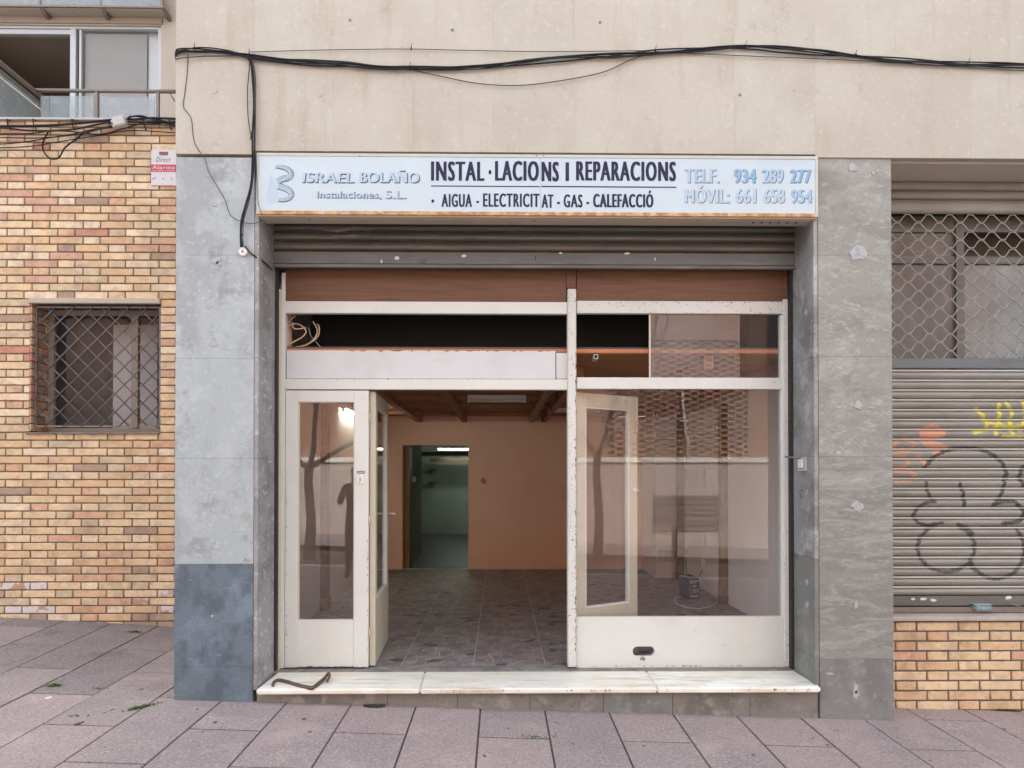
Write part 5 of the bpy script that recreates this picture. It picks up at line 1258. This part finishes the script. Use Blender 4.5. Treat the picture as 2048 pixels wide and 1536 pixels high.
# iron hook on the step
def sp_(px, py, h=0):
    lo, hi = -.6, .6                                   # where the sight line meets the marble top
    for _ in range(40):
        md = (lo + hi) / 2
        if UZ(py, md, px) > -.012 + (md + .04) / .37 * .014 + .007: lo = md
        else: hi = md
    yy = max(min(lo, .30), -.032); return Vector((U(px, py, yy)[0], yy, -.012 + (yy + .04) / .37 * .014 + .0075 + h))
hk = [sp_(546, 1372), sp_(547, 1366), sp_(556, 1361, .002), sp_(575, 1364), sp_(597, 1371), sp_(618, 1378), sp_(626, 1377), sp_(636, 1369, .004), sp_(648, 1361, .012), sp_(655, 1355, .022), sp_(658, 1354, .026), sp_(659, 1359, .020), sp_(654, 1366, .012)]
tag(MB().tube(smoothpath(hk, 4), [.009 + .0045 * math.sin(math.pi * min(1, i / 40)) for i in range(4 * (len(hk) - 1) + 1)], 8).build('iron_hook', M['rusty']), 'bent rusty iron shutter hook lying on the marble step', 'hook')
hcx = U(748, 1420, .0)[0]; box('cavity_shade', hcx - .070, hcx + .072, .003, .0115, gz(hcx, 0) - .05, gz(hcx, 0) + .010, M['bed'], st, .002)  # dark box before the riser paints the shade inside the hole
# pipe stub in the pavement hole
x, z = U(745, 1420, -.01); tag(MB().tube([(x, -.012, gz(x, 0) - .05), (x, -.010, gz(x, 0) - .006)], .010, 8).build('pipe_stub', M['rusty']), 'rusty pipe stub in the worn hole at the foot of the step', 'pipe')

# ------------------------------------------------------------------ cables
def strand(pxs, Y, r, label, name='cable', m='black', group=None, n=6, jit=0, seed=0):
    rd = random.Random(seed); P_ = [(p[0], p[1] + rd.uniform(-jit, jit), (p[2] if len(p) > 2 else 0)) for p in pxs]
    return tag(MB().tube(smoothpath(pcable(P_, Y), n), r, 6).build(name, M[m]), label, 'cable', group)
main = [(353, 118, .12), (352, 107, .02), (362, 101), (400, 100), (440, 102), (470, 107), (500, 114), (560, 122), (620, 127), (700, 132), (760, 135), (820, 136), (900, 135), (980, 132), (1060, 125), (1140, 117), (1220, 112), (1310, 104), (1400, 99), (1490, 94), (1560, 100), (1640, 107), (1710, 113), (1790, 119), (1860, 123), (1940, 129), (2050, 133), (2200, 140), (2400, 150)]
labs = ['thickest black cable of the bundle crossing the beige facade', 'upper black cable twisting along the facade bundle', 'lower black cable of the bundle across the facade', 'slack black cable weaving around the facade bundle', 'thin black cable riding on top of the facade bundle', 'black cable bulging up where the bundle leaves the left corner']
for k in range(6):
    rd = random.Random(k + 40); ph = rd.uniform(0, 6)
    pts = [(a[0], a[1] + 4.2 * math.sin(a[0] * .013 + ph) + rd.uniform(-1.8, 1.8) + (k - 2.5) * .9, (a[2] if len(a) > 2 else 0) + (k % 3) * -.004) for a in main]
    if k == 5: pts = pts[:13]
    if k == 5: pts = [(p[0], p[1] - (8 if 380 < p[0] < 480 else 2), p[2]) for p in pts]
    strand(pts, -.030, [.0072, .0055, .005, .005, .0035, .0042][k], labs[k], 'cable', 'black', 'black cables along the beige facade')
strand([(353, 122, .10), (356, 117), (400, 113), (440, 112), (500, 110)], -.03, .0035, 'thin wire under the bundle at the left corner of the facade', 'wire', 'wire')
strand([(500, 104), (600, 101), (700, 99), (820, 98), (950, 101), (1100, 103), (1310, 101)], -.028, .0025, 'thin taut wire above the cable bundle on the facade', 'wire', 'wire')
strand([(820, 138), (880, 152), (950, 166), (1020, 171), (1090, 166), (1200, 146), (1260, 120), (1310, 104)], -.030, .0032, 'thin cable sagging in a long loop below the facade bundle', 'cable', 'wire')
strand([(1310, 103), (1500, 112), (1650, 118), (1800, 126), (2050, 142)], -.028, .0028, 'thin wire below the bundle at the right end of the facade', 'wire', 'wire')
v = [(494, 111), (504, 128), (508, 160), (509, 210), (508, 270), (507, 320), (503, 370), (494, 410), (485, 440), (483, 470), (485, 494)]
for k, lb in enumerate(('thick black cable dropping down the left pillar to the insulator', 'second black cable beside the thick one down the left pillar', 'thin black cable down the left pillar, outer strand')):
    rd = random.Random(k + 9); pts = [(a + (k - 1) * 2.2 + rd.uniform(-1, 1), b_) for a, b_ in v]
    strand(pts, -.034 - .004 * k, [.006, .0045, .003][k], lb, 'cable', 'black', 'black cables dropping to the insulator')
strand([(500, 118), (497, 155), (495, 180), (496, 230), (500, 262), (505, 280)], -.03, .003, 'thin slack wire looping beside the cable drop on the facade', 'wire', 'black')
strand([(512, 300), (514, 350), (516, 400), (524, 430), (532, 448)], -.045, .0022, 'thin wire crossing the left end of the sign', 'wire', 'wire')
strand([(490, 492, 0), (500, 505, 0), (512, 514, .01), (530, 526, .12), (545, 541, .26)], -.012, .005, 'black cable running from the insulator into the shutter recess', 'cable', 'black')
strand([(376, 108), (374, 150), (369, 190), (367, 214), (382, 236), (386, 270), (392, 292), (410, 318), (418, 345), (434, 372), (450, 400), (462, 432), (490, 445), (505, 447), (530, 440, .0)], -.016, .0026, 'thin meandering wire down the left corner of the facade to the sign', 'wire', 'wire')
for k, (px, py) in enumerate(((390, 98), (499, 110), (820, 137), (823, 97), (1310, 104), (1490, 94), (1710, 112), (1935, 128), (484, 470), (503, 276))):
    x, z = U(px, py, -.03)
    tg = thing('cable_clip', 'small black cable tie on the facade cables, %s' % ['near the left corner', 'where the drop leaves the bundle', 'at the start of the sagging loop', 'on the thin taut wire', 'at the end of the sagging loop', 'at the highest point of the bundle', 'right of the highest point', 'at the right edge', 'just above the insulator', 'halfway down the cable drop'][k], 'cable tie', (x, -.03, z))
    s3 = .012 if k != 3 else .006
    MB().tube([(x - .004, -.035, z - s3 - .004), (x + .002, -.052, z), (x - .002, -.035, z + s3), (x, -.014, z)], .0032, 6).build('tie_loop', M['black'], tg)
    MB().tube([(x, -.04, z + s3), (x + .006, -.05, z + s3 + .02)], .002, 5).build('tie_tail', M['black'], tg)
# bundle on the brick wall
YC = YL - .05
Lb = [([(-120, 254), (0, 252), (60, 252), (120, 250), (180, 244), (222, 240), (240, 240)], .011, 'thickest black cable on the brick wall ending at the grey junction box'),
      ([(-120, 258), (0, 255), (50, 260), (95, 262), (150, 258), (205, 247), (232, 244)], .008, 'black cable just under the thickest one on the brick wall'),
      ([(-120, 272), (0, 267), (60, 268), (100, 263), (140, 262), (200, 268), (250, 256), (300, 244), (352, 250)], .006, 'black cable weaving past the junction box on the brick wall'),
      ([(-120, 276), (0, 275), (80, 276), (160, 268), (210, 256), (260, 250), (310, 250), (352, 252)], .005, 'thin black cable in the middle of the brick wall bundle'),
      ([(-120, 292), (0, 289), (50, 284), (100, 276), (150, 268), (190, 258), (230, 250)], .005, 'lower black cable rising to the junction box'),
      ([(-120, 296), (0, 295), (60, 292), (110, 284), (160, 276), (200, 270), (262, 262), (352, 266)], .0045, 'lowest slack black cable across the brick wall'),
      ([(240, 236), (270, 238), (300, 236), (352, 238)], .010, 'thick black cable leaving the junction box to the right'),
      ([(245, 238), (280, 232), (310, 240), (352, 247)], .007, 'black cable slanting down right of the junction box'),
      ([(250, 244), (290, 244), (320, 247), (352, 243)], .006, 'black cable crossing behind others right of the junction box'),
      ([(258, 232), (300, 236), (330, 243), (352, 250)], .005, 'thin black cable at the top right of the brick wall'),
      ([(97, 262), (90, 276), (85, 290), (88, 304), (98, 315), (112, 317), (120, 312), (130, 296), (150, 280), (170, 266), (200, 258), (240, 252)], .0075, 'black cable hanging in a loop on the brick wall')]
for k, (p_, r_, lb) in enumerate(Lb):
    rd = random.Random(k); strand([(a, b_ + rd.uniform(-1, 1), -.012 * (k % 4)) for a, b_ in p_], YC, r_, lb, 'cable', 'black', 'black cables on the brick wall')
jb = thing('junction_box', 'tilted grey junction box among the cables on the brick wall', 'junction box', (UX(240, YC, 245), YC - .07, UZ(245, YC, 240)))
x, z = U(240, 244, YC - .06); ca, sa_ = math.cos(R(13)), math.sin(R(13))
def xj(u, v, w): return (x + u * ca - w * sa_, YC - .09 + v, z + u * sa_ + w * ca)
b = MB(); b.box(-.058, .058, 0, .06, -.045, .045, xj).bevel(.004); b.build('box_body', M['gplastic'], jb)
b = MB(); b.box(-.048, .048, -.004, 0, -.036, .036, xj).bevel(.002); b.build('lid', mat('light_grey_plastic', (.50, .50, .48), [((.42, .42, .40), 30, .5, .7, .5)], .5), jb)
b = MB(); b.box(-.014, .018, -.0052, -.0041, -.008, .008, xj); b.build('sticker', M['cwire'], jb)
for (u, w) in ((-.075, .02), (-.07, -.03), (.07, .03)):
    b = MB(); b.tube([xj(u, .03, w), xj(u + (.02 if u < 0 else -.02), .03, w)], .011, 8); b.build('cable_gland', M['plastic'], jb)
for k, px in enumerate((18, 70, 147, 290, 341)):
    zz = UZ(240, YL - .02, px); x = UX(px, YL - .02, 245)
    tg = thing('cable_clip', 'black wall clip on the brick wall cables, %s' % ['at the left edge of the picture', 'under the coping left of the cable loop', 'under the coping right of the cable loop', 'right of the junction box', 'beside the stone pillar'][k], 'cable clip', (x, YL - .02, zz))
    MB().tube([(x, YL, zz), (x, YL - .05, zz - .005), (x + .01, YL - .06, zz - .05), (x, YL - .01, zz - .08)], .005, 6).build('clip_hook', M['black'], tg)
    MB().tube([(x, YL - .004, zz - .08), (x, YL + .002, zz - .08)], .009, 8).build('clip_screw', M['iron'], tg)

# ------------------------------------------------------------------ weeds
def weeds(px, py, wx, n, label, seed, ang=0):
    rd = random.Random(seed); h = 1.47; yy = F / ((py - 947) / h) - 5
    for _ in range(4):
        X = U(px, py, yy)[0]; h = EYE - gz(X, yy); yy = F / ((py - 953) / h) - 5
    b = MB()
    for i in range(n):
        t = rd.gauss(0, .45); x = X + t * wx * math.cos(ang); y = yy + t * wx * math.sin(ang) + rd.uniform(-.012, .012); z = gz(x, y) - .004
        a = rd.uniform(0, 6.28); L = rd.uniform(.008, .030); w = rd.uniform(.002, .005); dx, dy = math.cos(a), math.sin(a)
        q = [(x - dy * w, y + dx * w, z), (x + dy * w, y - dx * w, z), (x + dx * L * .6 + dy * w, y + dy * L * .6 - dx * w, z + L * .7), (x + dx * L, y + dy * L, z + L * .55)]
        b.bm.faces.new([b.bm.verts.new(c) for c in q])
    tag(b.build('weeds', M['weed']), label, None, None, 'stuff')
weeds(106, 1367, .05, 120, 'small green weeds in a paving joint at far left', 1, .1)
weeds(281, 1411, .10, 220, 'green weeds along a paving joint left of the pillar', 2, .9)
weeds(266, 1262, .06, 90, 'green tuft at the foot of the brick wall', 3, 0)
weeds(2008, 1424, .10, 420, 'green weeds at the foot of the low brick wall', 4, -.1)
weeds(200, 1373, .05, 10, 'thin moss in a paving joint at left', 5, 0)
weeds(1075, 1473, .08, 22, 'thin moss in a paving joint below the step', 6, 0)
weeds(150, 1427, .10, 16, 'moss line in a paving joint at left', 7, 0)
# gum spots and scraps on the paving
_g = random.Random(77); GUM = [(_g.uniform(20, 2030), _g.uniform(1452, 1530), _g.uniform(1.8, 4.2)) for _ in range(26)]
for k, (px, py, r_) in enumerate(((158, 1440, 9), (222, 1414, 7), (208, 1420, 5), (282, 1374, 5), (608, 1434, 4), (97, 1390, 6), (395, 1414, 3), (430, 1440, 4)) + tuple(GUM)):
    h = 1.5; yy = F / ((py - 953) / h) - 5
    for _ in range(4): X = U(px, py, yy)[0]; h = EYE - gz(X, yy); yy = F / ((py - 953) / h) - 5
    rr = r_ * (yy + 5) / F; b = MB(); zc = gz(X, yy)
    b.prism([(X + rr * math.cos(a), yy + rr * 1.3 * math.sin(a)) for a in [2 * math.pi * q / 9 for q in range(9)]], zc - .004, zc + .0012, 'z')
    o = b.build('gum_spot', M['paper'] if k == 5 else (M['bed'] if k < 8 else M['gum']), pav)

# ------------------------------------------------------------------ across the street (seen mirrored in the glass)
YO = -14.6
gO = gz(3, YO)
ow = thing('opposite_wall', 'pale concrete panel wall with coping across the street', 'wall', (3, YO, gO))
for i in range(10):
    xa = -14 + i * 2.8
    box('concrete_panel', xa + .006, xa + 2.794, YO - .25, YO, -1.2, 1.76, M['concrete'], ow, .004)
    for j in range(4):
        for q in range(3): MB().tube([(xa + .35 + j * .7, YO - .005, .2 + q * .52), (xa + .35 + j * .7, YO + .003, .2 + q * .52)], .022, 8).build('tie_hole', M['bed'], ow)
box('coping', -14, 14, YO - .3, YO + .05, 1.765, 1.90, M['coping'], ow, .01)
ob = thing('opposite_building', 'red brick building with a perforated brick screen across the street', 'building', (3, YO - .5, 1.9))
box('wall', -14, 3.0, YO - .9, YO - .35, 1.0, 8.2, M['redbrick'], ob); box('wall', 6.9, 14, YO - .9, YO - .35, 1.0, 8.2, M['redbrick'], ob); box('wall', 3.0, 6.9, YO - .9, YO - .35, 5.2, 8.2, M['redbrick'], ob); box('wall', 2.2, 7.7, YO - 1.3, YO - 1.2, 1.0, 6.2, M['gap'], ob)  # last one: near-black backing paints the shade in the screen's openings
lat = bmesh.new(); cp, rh = .21, .072
def addbox(bm, x0, x1, y0, y1, z0, z1):
    v_ = [bm.verts.new((x, y, z)) for x in (x0, x1) for y in (y0, y1) for z in (z0, z1)]
    for f in ((0, 1, 3, 2), (4, 6, 7, 5), (0, 4, 5, 1), (2, 3, 7, 6), (0, 2, 6, 4), (1, 5, 7, 3)): bm.faces.new([v_[i] for i in f])
z = 1.95; r = 0
while z < 5.2:
    x = 3.0
    i = 0
    while x < 6.9:
        if (i + r) % 2 == 0: addbox(lat, x - .025, x + cp + .025, YO - .50, YO - .38, z + .002, z + rh)
        x += cp; i += 1
    z += rh + .006; r += 1
me = bpy.data.meshes.new('brick_screen'); lat.normal_update(); lat.to_mesh(me); lat.free(); me.materials.append(M['redbrick']); link('brick_screen', me, (0, 0, 0), ob)['kind'] = 'stuff'
box('wall', 3.0, 6.9, YO - .6, YO - .36, 1.0, 1.945, M['redbrick'], ob)
dp = thing('drainpipe', 'pale drainpipe on the brick building across the street', 'drainpipe', (5.2, YO - .2, 1.9))
MB().tube([(5.05, YO - .27, 3.75), (5.14, YO - .27, 2.55), (5.2, YO - .27, 2.50), (5.2, YO - .27, 1.91)], .038, 10).build('pipe', M['concrete'], dp)
for zz in (2.9,): box('pipe_bracket', 4.98, 5.2, YO - .34, YO - .22, zz, zz + .04, M['coping'], dp)
bn = thing('wall_louvre', 'wide dark slatted vent in the concrete wall across the street', 'vent', (5.1, YO + .03, .4))
LV = mat('dull_louvre_slats', (.17, .145, .13), [((.12, .10, .09), 6, .45, .7, .6)], .7)
for k in range(7): box('slat', 4.25, 5.98, YO + .004, YO + .04, -.10 + k * .145, -.01 + k * .145, LV, bn)
box('louvre_frame', 4.18, 4.245, YO + .003, YO + .045, -.14, .92, LV, bn)
for xx in (2.95, -4.6, 7.5):
    t = thing('bollard', 'dark bollard on the kerb, %s' % {2.95: 'in line with the shop window', -4.6: 'left of the shop', 7.5: 'far right of the shop'}[xx], 'bollard', (xx, -6.8, gz(xx, -6.8)), 'bollards along the kerb')
    g_ = gz(xx, -6.8); MB().tube([(xx, -6.8, g_), (xx, -6.8, g_ + .82), (xx, -6.8, g_ + .86)], [.05, .05, .03], 12).build('bollard_post', M['steel_dark'], t); MB().tube([(xx, -6.8, g_), (xx, -6.8, g_ + .03)], .08, 12).build('base_ring', M['iron'], t)

def tree(x, y, label, seed, fork=1.6, r0=.12, h=7, spread=1.0, low=False):
    rd = random.Random(seed); g_ = gz(x, y)
    t = thing('street_tree', label, 'tree', (x, y, g_), 'bare street trees across the road')
    tb, cb_ = MB(), MB()
    tr_ = [Vector((x, y, g_ - .05)), Vector((x + .04, y, g_ + fork * .4)), Vector((x - .02, y, g_ + fork * .8)), Vector((x, y, g_ + fork))]
    tb.tube(tr_, [r0 * 1.3, r0, r0 * .92, r0 * .95], 9)
    def grow(p, d, L, r, dep):
        n = 4; pts = [p]; rs = [r]
        for i in range(n):
            d = (d + Vector((rd.gauss(0, .16), rd.gauss(0, .16), rd.gauss(.03, .12)))).normalized(); p = p + d * (L / n); pts.append(p); rs.append(r * (1 - .45 * (i + 1) / n))
        cb_.tube(pts, rs, 5 if dep > 1 else 7, cap=False)
        if dep >= 4: return
        for k in range(3 if dep < 2 else 4):
            q = pts[rd.randrange(2, n + 1)]; nd = (d + Vector((rd.gauss(0, .6), rd.gauss(0, .6), rd.gauss(.05, .45)))).normalized()
            grow(q, nd, L * rd.uniform(.5, .75), r * .5, dep + 1)
    top = tr_[-1]
    for a in ((-.45, .1), (.55, -.15), (.1, .5)):
        grow(top - Vector((0, 0, .06)), Vector((a[0] * spread, a[1], 1.0 if not low else .55)).normalized(), h * .3, r0 * .62, 0)
    tb.build('trunk', M['bark'], t); o = cb_.build('crown', M['bark'], t)
    return t
tree(1.95, -9.2, 'forked bare street tree mirrored in the right-hand door pane', 5, 2.2, .085, 7, 1.0)
tree(-3.6, -8.3, 'bare street tree with low spreading twigs mirrored in the sidelight', 12, 1.75, .09, 7, 1.6, True)
tree(9.5, -9.0, 'bare street tree farther down the road to the right', 21, 2.3, .11, 8)
for xx, lb in ((-6.2, 'blue folding chair on the far pavement, left one'), (-5.55, 'blue folding chair on the far pavement, right one')):
    g_ = gz(xx, -12.2); t = thing('chair', lb, 'chair', (xx, -12.2, g_), 'folding chairs on the far pavement')
    box('seat', xx - .22, xx + .22, -12.42, -12.0, g_ + .43, g_ + .47, M['tarp'], t, .008); box('backrest', xx - .22, xx + .22, -12.46, -12.43, g_ + .5, g_ + .92, M['tarp'], t, .008)
    for sx_ in (-.2, .2):
        for (a, b_) in (((-12.44, 0), (-12.02, .43)), ((-12.02, 0), (-12.45, .92))): MB().tube([(xx + sx_, a[0], g_ + a[1]), (xx + sx_, b_[0], g_ + b_[1])], .012, 6).build('leg', M['cream'], t)

# ------------------------------------------------------------------ the person taking the picture, mirrored in the sidelight
def person(x, y):
    g_ = gz(x, y)
    root = thing('person', 'person in dark jacket and jeans holding up a phone, facing the shop', 'person', (x, y, g_))
    H_ = 1.68
    J = {'pelvis': (0, 0, .93), 'waist': (0, .01, 1.05), 'chest': (0, 0, 1.27), 'neck': (0, .01, 1.43), 'head0': (0, .03, 1.50), 'head1': (0, .035, 1.58), 'head2': (0, .02, 1.655),
         'hl': (-.09, 0, .89), 'kl': (-.11, .03, .49), 'al': (-.12, -.01, .09), 'fl': (-.13, .14, .035), 'hr': (.09, 0, .89), 'kr': (.12, .02, .49), 'ar': (.14, -.02, .09), 'fr': (.16, .13, .035),
         'sl': (-.17, 0, 1.375), 'el': (-.24, .10, 1.13), 'wl': (-.12, .32, 1.27), 'ml': (-.085, .36, 1.32), 'sr': (.17, 0, 1.375), 'er': (.25, .09, 1.12), 'wr': (.13, .32, 1.27), 'mr': (.095, .36, 1.32)}
    rad = {'pelvis': (.155, .11), 'waist': (.14, .10), 'chest': (.165, .11), 'neck': (.058, .058), 'head0': (.066, .075), 'head1': (.078, .092), 'head2': (.06, .07), 'hl': (.09, .095), 'kl': (.06, .065), 'al': (.042, .045), 'fl': (.042, .03),
           'sl': (.065, .065), 'el': (.045, .045), 'wl': (.030, .030), 'ml': (.036, .022)}
    for k in list(rad):
        if k.endswith('l') and len(k) == 2: rad[k[0] + 'r'] = rad[k]
    E = [('pelvis', 'waist'), ('waist', 'chest'), ('chest', 'neck'), ('neck', 'head0'), ('head0', 'head1'), ('head1', 'head2')]
    for s_ in 'lr': E += [('pelvis', 'h' + s_), ('h' + s_, 'k' + s_), ('k' + s_, 'a' + s_), ('a' + s_, 'f' + s_), ('chest', 's' + s_), ('s' + s_, 'e' + s_), ('e' + s_, 'w' + s_), ('w' + s_, 'm' + s_)]
    keys = list(J); me = bpy.data.meshes.new('body'); me.from_pydata([J[k] for k in keys], [(keys.index(a), keys.index(b_)) for a, b_ in E], [])
    o = bpy.data.objects.new('body_tmp', me); sc.collection.objects.link(o)
    md = o.modifiers.new('s', 'SKIN'); o.modifiers.new('u', 'SUBSURF').levels = 2
    for i, k in enumerate(keys): me.skin_vertices[0].data[i].radius = rad[k]; me.skin_vertices[0].data[i].use_root = (k == 'pelvis')
    dg = bpy.context.evaluated_depsgraph_get(); m2 = bpy.data.meshes.new_from_object(o.evaluated_get(dg)); bpy.data.objects.remove(o)
    m2.materials.clear()
    for m in (M['cloth'], M['jeans'], M['skin'], M['black']): m2.materials.append(m)
    for f in m2.polygons:
        c = f.center; f.use_smooth = True
        f.material_index = 2 if (c.z > 1.44 or (c.y > .30 and c.z > 1.2)) else (3 if c.z < .075 else (1 if c.z < .92 else 0))
    b = link('body', m2, (x, y, g_), root)
    hb = MB(); 
    hm = bmesh.ops.create_icosphere(hb.bm, subdivisions=3, radius=1)
    for v_ in hb.bm.verts:
        c = v_.co.copy()
        v_.co = Vector((x + c.x * .083, y + .0 + c.y * .098, g_ + 1.615 + c.z * .085 + (.03 * max(0, c.y) if c.z < .3 else 0)))
    bmesh.ops.delete(hb.bm, geom=[v_ for v_ in hb.bm.verts if v_.co.y > y + .045 and v_.co.z < g_ + 1.645], context='VERTS')
    hb.build('hair', M['hair'], root, None, True)
    nb = MB(); nb.prism([(y + .115, g_ + 1.555), (y + .142, g_ + 1.54), (y + .115, g_ + 1.53)], x - .010, x + .010, 'x'); nb.build('nose', M['skin'], root)
    for s_ in (-.03, .03): MB().tube([(x + s_, y + .118, g_ + 1.578), (x + s_, y + .124, g_ + 1.578)], .008, 8).build('eye', M['black'], root)
    for s_ in (-1, 1):
        for q in range(4):
            zq_ = 1.30 + q * .021; L = [.062, .070, .066, .052][q]
            bx_ = x + s_ * .088
            MB().tube([(bx_, y + .365, g_ + zq_), (bx_ - s_ * .01, y + .365 + L * .6, g_ + zq_ + .004), (bx_ - s_ * .028, y + .36 + L * .9, g_ + zq_ + .004)], [.010, .009, .007], 6).build('finger', M['skin'], b)
        MB().tube([(x + s_ * .085, y + .35, g_ + 1.30), (x + s_ * .06, y + .375, g_ + 1.285), (x + s_ * .045, y + .39, g_ + 1.30)], [.012, .010, .008], 6).build('thumb', M['skin'], b)
    ph = thing('phone', 'dark phone held up level by the person in the dark jacket', 'phone', (x, y + .41, g_ + 1.335)); box('phone_body', x - .078, x + .078, y + .405, y + .413, g_ + 1.30, g_ + 1.375, M['bplastic'], ph, .004)
    MB().tube([(x + .055, y + .4132, g_ + 1.352), (x + .055, y + .417, g_ + 1.352)], .010, 12).build('camera_lens', M['black'], ph)
person(-2.2, -5.6)
print('objects', len(sc.objects))
